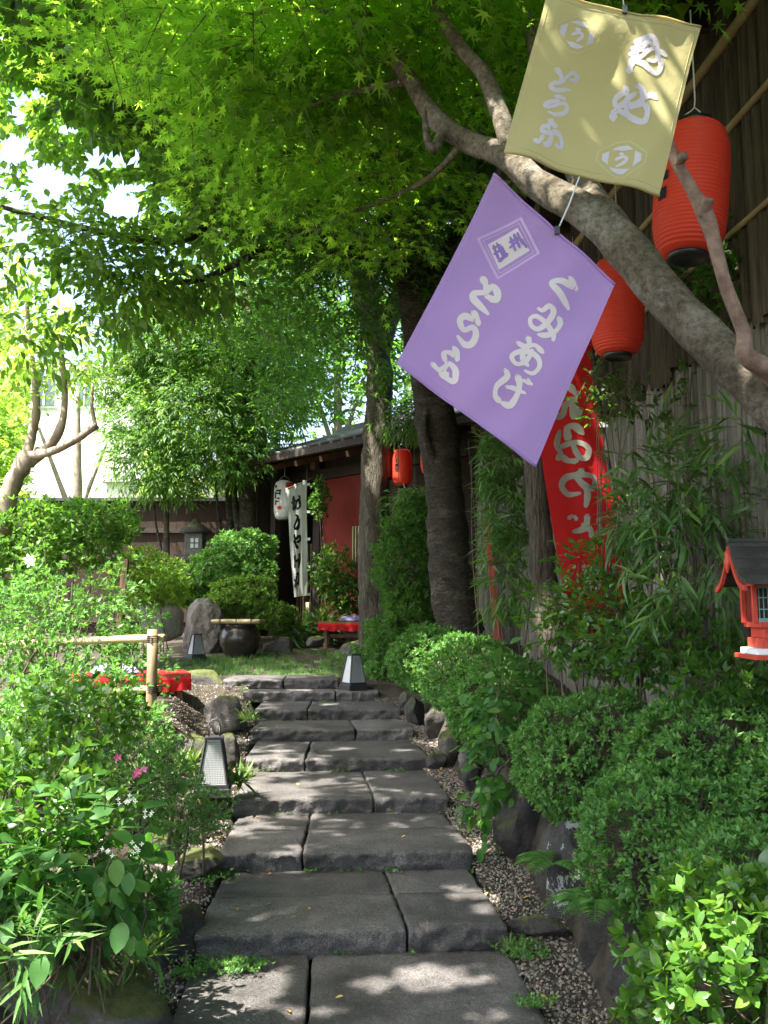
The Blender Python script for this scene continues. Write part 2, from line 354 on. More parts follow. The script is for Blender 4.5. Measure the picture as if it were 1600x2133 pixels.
# places the sun reaches through gaps between the leaves: point, radius of the gap
GAPS = []
def unit(a): return a / np.maximum(np.linalg.norm(a, axis=1, keepdims=True), 1e-9)
def frames(tip, nrm):
    t = unit(tip); n = nrm - t * np.sum(nrm * t, 1, keepdims=True); n = unit(n); x = np.cross(t, n); return x, t, n
def keepmask(pos, prune_sun=True, views=()):
    k = np.ones(len(pos), bool)
    if prune_sun:
        for T, r in GAPS:
            d = pos - np.array(T); al = d @ SUNV
            perp = np.linalg.norm(d - al[:, None] * SUNV, axis=1)
            k &= ~((perp < r * 1.25 + .06) & (al > .6))
    if len(views):
        x, y, d = proj(pos)
        for (x0, y0, x1, y1, Ym) in views:
            k &= ~((x > x0) & (x < x1) & (y > y0) & (y < y1) & (pos[:, 1] < Ym) & (pos[:, 1] > .2))
    return k
LEAFMESH = {}
def leaves(name, parent, proto, pos, tip, nrm, size, mat, single=0, stuffname=None):
    """single = how many of the largest-looking leaves become parts of their own"""
    V, T = PR[proto]; X, Y_, Z = frames(tip, nrm)
    if not hasattr(size, '__len__'): size = np.full(len(pos), size)
    idx = np.arange(len(pos)); ones = np.zeros(0, int)
    if single:
        px, py, d = proj(pos); vis = (d > .3) & (px > -20) & (px < 1620) & (py > -20) & (py < 2150)
        app = np.where(vis, size / np.maximum(d, .01), 0); order = np.argsort(-app); ones = order[:single]; ones = ones[app[ones] > 0]
        key = (proto, mat.name)
        if key not in LEAFMESH: LEAFMESH[key] = npmesh('leaf', V, T, mat)
        pw = inv_world(parent)
        for i in ones:
            o = bpy.data.objects.new(name, LEAFMESH[key]); COL.objects.link(o); o.parent = parent
            m = Matrix.Identity(4)
            for r_ in range(3):
                m[r_][0] = X[i, r_] * size[i]; m[r_][1] = Y_[i, r_] * size[i]; m[r_][2] = Z[i, r_] * size[i]; m[r_][3] = pos[i, r_]
            o.matrix_basis = pw @ m
        msk = np.ones(len(pos), bool); msk[ones] = False; idx = idx[msk]
    if len(idx):
        if proto + '_lo' in PR: V, T = PR[proto + '_lo']
        P = pos[idx][:, None, :] + size[idx][:, None, None] * (V[None, :, 0:1] * X[idx][:, None] + V[None, :, 1:2] * Y_[idx][:, None] + V[None, :, 2:3] * Z[idx][:, None])
        Fc = (T[None] + (np.arange(len(idx)) * len(V))[:, None, None]).reshape(-1, 3)
        me = npmesh(stuffname or 'foliage', P.reshape(-1, 3), Fc, mat)
        # written in world space, parent keeps it there
        o = link(stuffname or 'foliage', me, parent); o['kind'] = 'stuff'
        return o
def sticks(name, parent, A, B, r, mat):
    """thin three-sided twigs from A to B, one mesh"""
    n = len(A); d = unit(B - A); ref = np.tile([0.1, .2, 1.0], (n, 1)); x = unit(np.cross(d, ref)); y = np.cross(x, d)
    if not hasattr(r, '__len__'): r = np.full(n, r)
    P = []
    for base, s in ((A, 1.0), (B, .45)):
        for k in range(3):
            a = 2 * math.pi * k / 3; P.append(base + (x * math.cos(a) + y * math.sin(a)) * (r * s)[:, None])
    P = np.stack(P, 1).reshape(-1, 3); q = []
    for k in range(3): q.append((k, (k + 1) % 3, 3 + (k + 1) % 3, 3 + k))
    Fc = (np.array(q)[None] + (np.arange(n) * 6)[:, None, None]).reshape(-1, 4)
    o = link(name, npmesh(name, P, Fc, mat), parent); o['kind'] = 'stuff'; return o
def wav(p, f, s):
    return (np.sin(p[:, 0] * f + s) + np.sin(p[:, 1] * f * 1.3 + 2.1 * s + p[:, 2] * f * .6) + np.sin(p[:, 2] * f * 1.7 + .7 * s + p[:, 0] * f * .4)
            + np.sin((p[:, 0] + p[:, 1]) * f * 2.1 + s * 3)) / 4
def blobpts(blobs, n, shell=.55, lump=.18, gap=-2, seed=0):
    """twig origins in lumpy ellipsoids; returns points and outward directions"""
    w = np.array([b[3] * b[4] + b[4] * b[5] + b[3] * b[5] for b in blobs], float)
    if len(blobs[0]) > 6: w *= np.array([b[6] for b in blobs])
    ch = rng.choice(len(blobs), n, p=w / w.sum()); B = np.array([b[:6] for b in blobs], float)[ch]
    u = unit(rng.normal(size=(n, 3))); rr = (shell + (1 - shell) * rng.random(n) ** .6)
    rr = rr * (1 + lump * wav(u * 3 + B[:, :3], 2.2, seed + 1.0) * 1.6)
    P = B[:, :3] + u * B[:, 3:6] * rr[:, None]; out = unit(u / B[:, 3:6])
    if gap > -2:
        k = wav(P, 4.0, seed + .5) > gap; P = P[k]; out = out[k]
    return P, out
def spray(P, out, lpt, tl, up=.6, flatn=.35, spread=.9, droop=0.0, jitter=.5):
    """leaves strung along each twig, tips pointing outwards, faces turned up"""
    n = len(P); d = unit(out + rng.normal(size=(n, 3)) * jitter + np.array([0, 0, -droop]))
    A = P; Bp = P + d * tl * (.6 + .8 * rng.random((n, 1)))
    t = (np.arange(lpt) + 1) / lpt
    pos = (A[:, None] + (Bp - A)[:, None] * t[None, :, None]).reshape(-1, 3)
    side = unit(np.cross(d, np.array([0, 0, 1.0])) + 1e-6)
    sg = np.where(np.arange(lpt) % 2 == 0, 1.0, -1.0)
    tip = (d[:, None] + side[:, None] * (sg * spread * (1 - .5 * t))[None, :, None]).reshape(-1, 3) + rng.normal(size=(n * lpt, 3)) * .22
    nrm = np.repeat(unit(out * (1 - up) + np.array([0, 0, 1.0]) * up), lpt, 0) + rng.normal(size=(n * lpt, 3)) * flatn
    return pos, tip, nrm, A, Bp
def rosette(P, out, k, ang=1.0, jit=.25):
    n = len(P); d = unit(out + rng.normal(size=(n, 3)) * .35); ref = unit(rng.normal(size=(n, 3))); x = unit(np.cross(d, ref)); y = np.cross(d, x)
    a = (np.arange(k) * 2.4)[None] + rng.random((n, 1)) * 6.28; el = ang * (.35 + .65 * np.arange(k) / k)[None] * np.ones((n, 1))
    rad = x[:, None] * np.cos(a)[..., None] + y[:, None] * np.sin(a)[..., None]
    tip = d[:, None] * np.cos(el)[..., None] + rad * np.sin(el)[..., None]; nrm = d[:, None] * np.sin(el)[..., None] - rad * np.cos(el)[..., None] + np.array([0, 0, .5])
    pos = P[:, None] + rad * .003
    return pos.reshape(-1, 3), tip.reshape(-1, 3) + rng.normal(size=(n * k, 3)) * jit, nrm.reshape(-1, 3) + rng.normal(size=(n * k, 3)) * jit
def shrub(name, label, cat, base, blobs, n, proto, size, mat, mode='rosette', k=6, single=0, group=None, stems=10, shell=.6, lump=.2, gap=-2,
          tl=.1, views=(), prune=False, sname='foliage', ang=1.05, up=.6, droop=0, hang=0, stemr=.008):
    root = empty(name, base, label, cat, group)
    P, out = blobpts(blobs, n, shell, lump, gap, seed=len(label))
    if mode == 'rosette':
        pos, tip, nrm = rosette(P, out, k, ang)
    else:
        pos, tip, nrm, A, Bp = spray(P, out, k, tl, up=up, droop=droop)
    if hang: tip = unit(tip) + np.array([0, 0, -hang])
    sz = size * (.65 + .5 * rng.random(len(pos)))
    kp = keepmask(pos, prune, views)
    leaves('leaf', root, proto, pos[kp], tip[kp], nrm[kp], sz[kp], mat, single, sname)
    if mode != 'rosette':
        kk = keepmask(A, prune, views) & keepmask(Bp, prune, views); sticks('twigs', root, A[kk], Bp[kk], .0022, M['twig'])
    else:
        kk = rng.random(len(P)) < .22; kk &= keepmask(P, prune, views)
        sticks('twigs', root, P[kk] - out[kk] * .14, P[kk], .0022, M['twig'])
    if stems:
        b0 = Vector(base)
        for i in range(stems):
            b = blobs[i % len(blobs)]; u = unit(rng.normal(size=(1, 3)))[0]
            e = Vector((b[0] + u[0] * b[3] * .7, b[1] + u[1] * b[4] * .7, b[2] + u[2] * b[5] * .6))
            g = b0 + Vector((random.uniform(-.1, .1), random.uniform(-.1, .1), 0)) if len(blobs) == 1 else Vector((b[0] + random.uniform(-.1, .1), b[1] + random.uniform(-.1, .1), b0.z))
            mid = g.lerp(e, .5) + Vector((random.uniform(-.08, .08), random.uniform(-.08, .08), .05))
            p, r_ = spline([g, mid, e], [stemr, stemr * .75, stemr * .3], 3); MB().tube(p, r_, 5).build('stem', M['twig'], root, True)
    return root
def tree(name, label, base, trunk, branches, bark, crown, nsides=14, wob=.25, group=None, cat='tree'):
    """trunk / branches: (points, radii); crown: list of dicts"""
    root = empty(name, base, label, cat, group)
    p, r_ = spline(trunk[0], trunk[1], 7); MB().tube(p, r_, nsides, wob=wob).build('trunk', bark, root, True)
    for b in branches:
        p, r_ = spline(b[0], b[1], 5); MB().tube(p, r_, 9, wob=wob).build('branch', b[2] if len(b) > 2 else bark, root, True)
    for c in crown:
        P, out = blobpts(c['blobs'], c['n'], c.get('shell', .35), .2, c.get('gap', -2), seed=len(label))
        pos, tip, nrm, A, Bp = spray(P, out * np.array([1, 1, c.get('flat', .4)]), c.get('k', 5), c.get('tl', .3), up=c.get('up', .75), flatn=c.get('fn', .35), droop=c.get('droop', .1))
        if c.get('hang'): tip = unit(tip) + np.array([0, 0, -c['hang']])
        kp = keepmask(pos, True, c.get('views', ())); sz = c['size'] * (.65 + .6 * rng.random(len(pos)))
        leaves('leaf', root, c['proto'], pos[kp], tip[kp], nrm[kp], sz[kp], c['mat'], c.get('single', 0), 'crown')
        kk = keepmask(A, True, c.get('views', ())) & keepmask(Bp, True, c.get('views', ())) & (rng.random(len(A)) < c.get('tw', .32))
        sticks('twigs', root, A[kk], Bp[kk], c.get('tr', .003), M['twig'])
    return root

# ------------------------------------------------------------ the lie of the land
ZK = [0.102 * k for k in range(9)]
FY = [None, 1935, 1773, 1660, 1578, 1518, 1477, 1440, 1415]
EDGE = {1: (408, 1058, 845, 1942, 1925), 2: (455, 985, 628, 1776, 1768), 3: (485, 935, 778, 1662, 1656), 4: (510, 895, 635, 1580, 1576), 5: (522, 862, 740, 1520, 1516),
        6: (530, 835, 640, 1478, 1475), 7: (505, 790, 700, 1440, 1439), 8: (465, 705, 590, 1415, 1414)}
DK = [3.0] + [atz(700, FY[k], ZK[k]).y for k in range(1, 9)]
_ty = [-6, 2.5, 3.6, DK[1], DK[2], DK[3], DK[4], DK[5], DK[6], DK[7], DK[8], 10.4, 12, 13.2, 14.3, 20, 400]
_tz = [-.1, -.06, -.04, .02, .12, .22, .32, .42, .52, .62, .74, .80, .90, 1.00, 1.12, 1.2, 1.2]
def hpath(y): return float(np.interp(y, _ty, _tz))
def xl(y): return float(np.interp(y, [2, DK[1], DK[2], DK[6], 9.6], [-.72, -.86, -.93, -1.24, -1.45]))
def xr(y): return float(np.interp(y, [2, DK[1], DK[2], DK[6], 9.6], [.66, .57, .50, .17, -.2]))
def xrock(y): return float(np.interp(y, [1.5, 3.3, 4.3, 5.3, 6.6, 8.2, 9.4, 11, 14], [.80, .86, .84, .72, .58, .36, .28, .5, 1.2]))
def xrockl(y): return float(np.interp(y, [1.5, 3.3, 4.3, 5.3, 6.6, 8.2, 9.4, 14], [-1.05, -1.02, -1.12, -1.25, -1.45, -1.6, -1.9, -2.6]))
def sstep(a, b, x): t = min(max((x - a) / (b - a), 0), 1); return t * t * (3 - 2 * t)
def ground(x, y):
    z = hpath(y)
    r_ = xrock(y)
    if y < 13: z += .42 * sstep(r_ + .02, r_ + .22, x) * (1 - sstep(9.5, 12, y) * .8)
    l = xrockl(y)
    if y < 12: z += .22 * sstep(-l + .0, -l + .35, -x) * (1 - sstep(8, 11, y))
    if y < 9.55 and xl(y) + .03 < x < xr(y) - .03: z -= .17
    z += .015 * mnoise.noise(Vector((x * 3, y * 3, 0)))
    return z
def terrain():
    xs = np.concatenate([np.array([-90, -60, -40, -25, -15, -10, -7, -5.5]), np.arange(-4.5, 3.6, .08), np.array([4, 5, 7, 10, 15, 25, 40, 60, 90])])
    ys = np.concatenate([np.array([-40, -20, -10, -5, -2, 0, 1]), np.arange(1.6, 11, .08), np.arange(11, 17, .3), np.array([18, 20, 24, 30, 40, 60, 90, 140, 250])])
    V = [(x, y, ground(x, y)) for y in ys for x in xs]; nx = len(xs)
    Fc = [(j * nx + i, j * nx + i + 1, (j + 1) * nx + i + 1, (j + 1) * nx + i) for j in range(len(ys) - 1) for i in range(nx - 1)]
    o = link('ground', npmesh('ground', V, Fc, M['soil'])); o['kind'] = 'structure'
terrain()

# sun gaps
for px, py, z, r_ in ((880, 2035, 0, .11), (800, 2045, 0, .07), (950, 2040, 0, .08), (560, 1640, .306, .09), (650, 1630, .306, .08), (540, 1625, .306, .06),
                      (720, 1560, .41, .06), (980, 1860, .102, .07), (1010, 1895, .102, .05), (700, 1470, .6, .05), (600, 1562, .41, .05), (985, 1765, .15, .07), (850, 1560, .41, .05),
                      (590, 1595, .35, .06), (390, 1780, .15, .12), (360, 1750, .15, .1), (330, 1520, .4, .12), (560, 1478, .6, .06), (640, 1440, .7, .05), (700, 2110, 0, .03), (600, 2105, 0, .03), (540, 2100, 0, .04), (1000, 2120, 0, .04)):
    GAPS.append((atz(px, py, z), r_))
GAPS += [(at(430, 1570, 5.75), .09), (at(445, 1610, 5.75), .08), (at(1140, 1290, 6.3), .10), (at(1150, 1310, 6.3), .08), (at(1240, 950, 5.5), .06), (at(1255, 900, 5.5), .06), (at(1225, 800, 5.5), .05),
         (at(1120, 370, 3.0), .07), (at(1160, 400, 2.95), .06), (at(1090, 350, 3.05), .05), (at(1370, 85, 2.2), .03), (at(1330, 90, 2.2), .025), (at(1200, 70, 2.2), .03), (at(1265, 190, 2.2), .012), (at(1240, 170, 2.2), .012), (at(1150, 290, 2.2), .02), (at(1060, 250, 3.1), .03),
         (at(685, 1030, 14), .08), (at(682, 1105, 14), .08), (at(630, 1160, 14), .10), (at(645, 1210, 14), .08), (at(795, 960, 11.8), .1), (at(805, 880, 11.8), .08), (at(780, 1000, 11.8), .08),
         (at(1420, 1990, 2.2), .10), (at(1520, 1950, 2.2), .12), (at(1560, 2060, 2.1), .15), (at(1450, 2060, 2.1), .10), (at(1350, 1800, 2.4), .07), (at(930, 1370, 7.6), .35), (at(1050, 1380, 6.6), .15),
         (at(60, 1700, 3.2), .22), (at(20, 1650, 3.2), .2), (at(60, 2080, 2.5), .15), (at(150, 2100, 2.5), .12), (at(30, 1950, 2.6), .2), (at(140, 1980, 2.6), .1), (at(240, 1550, 3.5), .12), (at(200, 2080, 2.7), .1)]

# ------------------------------------------------------------ stone stairs
def stonebox(c00, c10, c11, c01, ztop, th, seed, nx=44, ny=10, nz=8, rough=.010, rnd=.009):
    """block whose plan is the quad c00 (front left), c10 (front right), c11, c01"""
    V = []; idx = {}; Fc = []
    def vid(i, j, k):
        if (i, j, k) not in idx:
            idx[(i, j, k)] = len(V); V.append((i / nx, j / ny, k / nz))
        return idx[(i, j, k)]
    for i in range(nx):
        for j in range(ny): Fc.append((vid(i, j, nz), vid(i + 1, j, nz), vid(i + 1, j + 1, nz), vid(i, j + 1, nz)))
        for k in range(nz):
            Fc.append((vid(i, 0, k), vid(i + 1, 0, k), vid(i + 1, 0, k + 1), vid(i, 0, k + 1)))
            Fc.append((vid(i + 1, ny, k), vid(i, ny, k), vid(i, ny, k + 1), vid(i + 1, ny, k + 1)))
    for j in range(ny):
        for k in range(nz):
            Fc.append((vid(0, j + 1, k), vid(0, j, k), vid(0, j, k + 1), vid(0, j + 1, k + 1)))
            Fc.append((vid(nx, j, k), vid(nx, j + 1, k), vid(nx, j + 1, k + 1), vid(nx, j, k + 1)))
    c00, c10, c11, c01 = [Vector((c[0], c[1])) for c in (c00, c10, c11, c01)]
    Lx = (c10 - c00).length; Ly = (c01 - c00).length; out = []
    for a, b, c in V:
        # local metric coordinates and rounding
        p = Vector((a * Lx, b * Ly, c * th)); lo = Vector((rnd,) * 3); hi = Vector((Lx - rnd, Ly - rnd, th - rnd))
        q = Vector([min(max(p[i], lo[i]), hi[i]) for i in range(3)]); d = p - q
        if d.length > 1e-6: p = q + d.normalized() * rnd
        a2, b2 = p.x / Lx, p.y / Ly
        xy = c00.lerp(c10, a2).lerp(c01.lerp(c11, a2), b2)
        w = Vector((xy.x, xy.y, ztop - th + p.z)); s = Vector((seed * 3.1, seed * 1.7, 0))
        n = mnoise.fractal(w * 14 + s, 1, 2, 4); n2 = mnoise.fractal(w * 5 + s, 1, 2, 3)
        if b < .01:      # hewn riser
            rg = 1 - abs(mnoise.noise(Vector((w.x * 9, w.z * 16, seed * 2.1)))) * 2; r2 = 1 - abs(mnoise.noise(Vector((w.x * 24, w.z * 30, seed)))) * 2
            w.y += .014 * n2 + .010 * n - .016 * rg * (c < .99) - .006 * r2 + .016 * (1 - c) ** 2
            if c > .99: w.z += .004 * n - .002; w.y += .004
            if c < .01: w.z += .02 * abs(n2)
        elif c > .99: w.z += .0022 * n + .004 * n2
        if a < .01 or a > .99: w.x += .012 * n
        out.append(w)
    return out, Fc
stairs = empty('stone_stairs', (-.2, DK[1], 0), 'flight of wide dark hewn stone steps climbing from the foreground to the grass landing', 'stairs')
def slab(c00, c10, c11, c01, z, th, seed):
    v, f = stonebox(c00, c10, c11, c01, z, th, seed)
    me = npmesh('stone_slab', [tuple(p) for p in v], f, M['slab'])
    link('stone_slab', me, stairs)
def tread(k, fl, fr, jf, jb, bl, br, z, th, split=True):
    """fl/fr/bl/br plan points, jf/jb = joint fractions at the front and back"""
    g = .006
    rows = [(0, .5), (.5, 1)] if split else [(0, 1)]
    for ri, (a, b) in enumerate(rows):
        A0 = fl.lerp(bl, a); A1 = fr.lerp(br, a); B0 = fl.lerp(bl, b); B1 = fr.lerp(br, b)
        ja = jf + (jb - jf) * a; jb_ = jf + (jb - jf) * b
        if a > 0: sh = Vector((0, g)); A0 = A0 + sh; A1 = A1 + sh
        dz = -.003 if ri else 0
        w = (A1 - A0).length; e = g / w
        slab(A0, A0.lerp(A1, ja - e), B0.lerp(B1, jb_ - e), B0, z + dz, th, k * 4 + ri)
        slab(A0.lerp(A1, ja + e), A1, B1, B0.lerp(B1, jb_ + e), z + dz + random.uniform(-.003, .002), th, k * 4 + ri + 2)
v2 = lambda p: Vector((p.x, p.y))
for k in range(1, 9):
    L_, R_, J, yl, yr = EDGE[k]; z = ZK[k]
    fl = v2(atz(L_, yl, z)); fr = v2(atz(R_, yr, z))
    nb = DK[k + 1] + .08 if k < 8 else 10.15
    s = Vector((-.088, 1)) * (nb - DK[k]); bl = fl + s + Vector((.05, 0)); br = fr + s + Vector((-.02, 0))
    jf = (J - L_) / (R_ - L_); tread(k, fl, fr, jf, jf + (-.02 if k % 2 else .02), bl, br, z, .135 if k < 7 else .12, split=k in (1, 2))
fl = v2(atz(330, 2200, 0)); fr = v2(atz(1180, 2200, 0))
tread(0, Vector((-.72, 2.1)), Vector((.70, 2.1)), .36, .36, Vector((-.83, DK[1] + .08)), Vector((.56, DK[1] + .08)), 0, .14)

# ------------------------------------------------------------ rocks
def rockmesh(size, seed, mat, sq=.5, sub=4):
    import bmesh
    bm = bmesh.new(); bmesh.ops.create_icosphere(bm, subdivisions=sub, radius=1)
    s = Vector((seed * 2.3, seed * .7, seed * 1.1)); sx, sy, sz = size
    rr = random.Random(seed); planes = [(Vector((rr.gauss(0, 1), rr.gauss(0, 1), rr.gauss(0, .8))).normalized(), rr.uniform(.55, .85)) for _ in range(13)]
    for v in bm.verts:
        p = v.co.copy(); m = max(abs(p.x), abs(p.y), abs(p.z)); p = p.lerp(p / m * .9, sq)
        for n, d in planes:
            e = p.dot(n) - d
            if e > 0: p -= n * e * .95
        p *= 1 + .13 * mnoise.fractal(p * 1.6 + s, .9, 2, 5) + .05 * (.5 - abs(mnoise.noise(p * 4 + s))) * 1.5 + .03 * mnoise.fractal(p * 9 + s, .8, 2, 3)
        v.co = Vector((p.x * sx, p.y * sy, p.z * sz))
    me = bpy.data.meshes.new('rock'); bm.to_mesh(me); bm.free(); me.materials.append(mat)
    me.polygons.foreach_set('use_smooth', [True] * len(me.polygons)); return me
def rock(px, py, w, h, mat, seed, label=None, parent=None, Y=None, zb=None, sq=.5, dep=None, cat='rock', name='rock', rz=None, sub=3):
    """rock whose foot shows at pixel (px, py) in the photograph, w x h pixels large"""
    if Y is None:
        z = .2
        for _ in range(8):
            p = atz(px, py, z); z = .5 * z + .5 * hpath(p.y)
        Y = atz(px, py, z).y; zb = z
    p = at(px, py, Y); sc_ = Y / F; hw = w * sc_ / 2; hh = h * sc_ / 2
    me = rockmesh((hw * 1.08, (dep or min(hw, .35)) * 1.0, hh * 1.25), seed, mat, sq, sub)
    o = link(name, me, parent, keep=False); loc = Vector((p.x, Y + (dep or min(hw, .35)) * .8, p.z + hh * .85))
    o.location = loc if parent is None else inv_world(parent) @ loc; o.rotation_euler = (0, 0, rz if rz is not None else random.uniform(-.25, .25))
    if label: tag(o, label, cat)
    return o
retain = empty('retaining_wall', (xrock(5), 5, .2), 'low dry wall of dark upright rocks holding up the clipped hedge on the right of the steps', 'wall')
for i, (px, py, w, h, mt) in enumerate(((868, 1515, 44, 66, 'rock_dark'), (908, 1545, 52, 80, 'rock_dark'), (948, 1600, 46, 90, 'rock'), (985, 1655, 56, 110, 'rock_dark'), (1035, 1690, 55, 95, 'rock_dark'), (1090, 1805, 118, 160, 'rock_dark'),
                                        (1175, 1880, 95, 160, 'rock_dark'), (1215, 1930, 120, 215, 'rock_lichen'), (1285, 2030, 140, 150, 'rock_dark'), (1360, 2140, 150, 190, 'rock_dark'), (845, 1480, 30, 40, 'rock_dark'))):
    rock(px, py, w, h, M[mt], 20 + i, parent=retain, sq=.6, dep=.16, rz=random.uniform(-.5, .2), sub=4)
rock(908, 1608, 50, 34, M['rock_dark'], 41, 'small rounded dark stone beside the right end of the fifth step')
rock(1120, 1958, 150, 42, M['rock_dark'], 42, 'flat dark kerb stone crossing the gravel strip right of the lowest step', sq=.8, dep=.06)
L = [(365, 2000, 100, 90, 'rock_dark', 'squared dark stone block left of the lowest step riser'), (400, 1838, 120, 50, 'rock', 'moss-edged stone left of the second step, half in sun'),
     (437, 1700, 100, 36, 'rock', 'flat stone under the tall paper lamp by the third step'), (465, 1530, 88, 78, 'rock_grey', 'pointed grey rock left of the sixth step'),
     (418, 1450, 84, 50, 'rock_dark', 'brown flat-topped rock at the left end of the top step'), (470, 1600, 62, 64, 'rock_dark', 'dark rock standing right behind the tall paper lamp'),
     (372, 1612, 120, 70, 'rock', 'broad rock between the bamboo rail post and the tall paper lamp'),
     (335, 1800, 70, 90, 'rock_moss', 'pale curved sunlit stone edging the gravel under the large-leaved hydrangea'),
     (300, 2030, 110, 110, 'rock_dark', 'dark shaded rock left of the squared block by the lowest step'),
     (256, 2140, 90, 120, 'rock_moss', 'small yellow-mossed stone between the boulder and the gravel in the bottom left'),
     (95, 2240, 420, 225, 'rock_moss', 'large mossy boulder in the bottom left corner')]
for i, (px, py, w, h, mt, lab) in enumerate(L):
    rock(px, py, w, h, M[mt], 60 + i, lab, sq=.45 if w < 200 else .1, dep=.22 if w > 90 else None, name='boulder' if w > 200 else 'rock', sub=4)
rock(415, 1372, 105, 118, M['rock_grey'], 81, 'large rough grey boulder left of the glazed water jar', Y=12.6, name='boulder', dep=.35, sub=5, sq=.15)
rock(325, 1330, 120, 90, M['rock_pale'], 82, 'pale sunlit boulder behind the bamboo rail post', Y=11.5, name='boulder', dep=.35)
for i, (px, py, w, h, lab) in enumerate(((575, 1362, 72, 34, 'mossy low stone just right of the glazed water jar'), (655, 1345, 40, 20, 'small flat stone at the foot of the white banner pole'),
(745, 1375, 100, 40, 'long low stone behind the right paper lamp'))):
    rock(px, py, w, h, M['rock_grey'], 90 + i, lab, Y=12.6, dep=.15)

# ------------------------------------------------------------ gravel, moss, fallen leaves
def scatter_on(fn, n):
    P = np.array([fn() for _ in range(n)]); return P
def pebbles(name, pts, smin, smax, label):
    V0 = arr([(1, 0, 0), (0, 1, 0), (-1, 0, 0), (0, -1, 0), (0, 0, .7), (.5, .5, -.5), (-.5, .5, -.5), (-.5, -.5, -.5), (.5, -.5, -.5)])
    T0 = np.array([(0, 1, 4), (1, 2, 4), (2, 3, 4), (3, 0, 4), (0, 5, 1), (1, 6, 2), (2, 7, 3), (3, 8, 0)])
    n = len(pts); s = smin + (smax - smin) * rng.random(n) ** 2
    tip = rng.normal(size=(n, 3)) * np.array([1, 1, .35]); nr = np.array([0, 0, 1.0]) + rng.normal(size=(n, 3)) * .35
    X, Y_, Z = frames(tip, nr); asp = .6 + .4 * rng.random((n, 1, 1))
    Vn = V0[None] * (1 + rng.normal(size=(n, 9, 1)) * .12)
    P = pts[:, None] + s[:, None, None] * (Vn[..., 0:1] * X[:, None] + Vn[..., 1:2] * Y_[:, None] * asp + Vn[..., 2:3] * Z[:, None])
    o = link(name, npmesh(name, P.reshape(-1, 3), (T0[None] + (np.arange(n) * 9)[:, None, None]).reshape(-1, 3), M['pebble'], True)); tag(o, label, 'gravel', kind='stuff')
def gr_right():
    y = random.uniform(2.2, 9.3); a = xr(y); b = xrock(y) + .05; x = random.uniform(a - .01, max(b, a + .05)); return (x, y, ground(x, y) + .004)
def gr_left():
    y = random.uniform(2.6, 9.6); b = xl(y); a = xrockl(y) - (.25 if y > 5.8 else 0); x = random.uniform(a - .1, b + .02); return (x, y, ground(x, y) + .004)
pebbles('gravel', scatter_on(gr_right, 9500), .005, .012, 'grey and buff gravel strip right of the steps')
pebbles('gravel', scatter_on(gr_left, 9000), .005, .012, 'brownish gravel left of the steps')
leafme = npmesh('fallen_leaf', *[PR['oval'][0], PR['oval'][1]], M['dead_leaf'])
for i in range(80):
    if i < 42: x, y, z = gr_right(); z += .012
    elif i < 58: x, y, z = gr_left(); z += .012
    else:
        k = random.choice(range(0, 7)); y = random.uniform(max(3.4, DK[k] + .05), DK[k + 1] - .05); x = random.uniform(xl(y) + .1, xr(y) - .1); z = ZK[k] + .008
    o = link('fallen_leaf', leafme); s = random.uniform(.022, .042); o.scale = (s,) * 3; o.location = (x, y, z); o.rotation_euler = (random.uniform(-.3, .3), random.uniform(-.4, .4), random.uniform(0, 6.28))
    tag(o, 'small yellow-brown fallen leaf lying on the steps or on the gravel beside them', 'leaf', 'fallen leaves on the gravel and steps')
def tufts(name, label, pts, k, proto, size, mat, cat, ang=.6, kind='stuff'):
    P = np.array(pts); out = np.tile([0, 0, 1.0], (len(P), 1)); pos, tip, nrm = rosette(P, out, k, ang, .3)
    V, T = PR[proto]; X, Y_, Z = frames(tip, nrm); sz = size * (.5 + .8 * rng.random(len(pos)))
    W_ = pos[:, None] + sz[:, None, None] * (V[None, :, 0:1] * X[:, None] + V[None, :, 1:2] * Y_[:, None] + V[None, :, 2:3] * Z[:, None])
    o = link(name, npmesh(name, W_.reshape(-1, 3), (T[None] + (np.arange(len(pos)) * len(V))[:, None, None]).reshape(-1, 3), mat)); tag(o, label, cat, kind=kind); return o
gp = []
for _ in range(4200):
    y = random.uniform(10.1, 12.9); x = random.uniform(-2.6, .55)
    if mnoise.noise(Vector((x * 1.5, y * 1.5, 3))) > -.2: gp.append((x, y, ground(x, y)))
tufts('grass', 'short green grass on the landing above the steps', gp, 5, 'blade', .055, M['l_azalea'], 'grass')
mp = []
for k in range(1, 8):
    L_, R_, J, yl, yr = EDGE[k]
    for _ in range(60 if k in (1, 2, 4) else 25):
        y = DK[k] - random.uniform(.0, .05); x = xl(y) + (xr(y) - xl(y)) * (random.random() ** (1.8 if k % 2 else 1))
        if mnoise.noise(Vector((x * 4, k * 7, 1))) > 0: mp.append((x, y, ZK[k - 1] + .003))
for _ in range(700):
    px, py = random.choice([(1085, 1975), (420, 2010), (390, 2030), (480, 2015), (520, 2010), (430, 1830), (450, 1820), (300, 2080), (520, 1500), (505, 1480), (1100, 1990), (1120, 2090), (1070, 1965)])
    q = atz(px + random.gauss(0, 22), py + random.gauss(0, 8), .02 if py > 1900 else (.12 if py > 1700 else .5)); mp.append((q.x, q.y, max(ground(q.x, q.y), q.z) + .004))
tufts('ground_cover', 'tiny clover and moss growing in the joints under the steps', mp, 5, 'rnd', .018, M['l_azalea'], 'moss', 1.1)

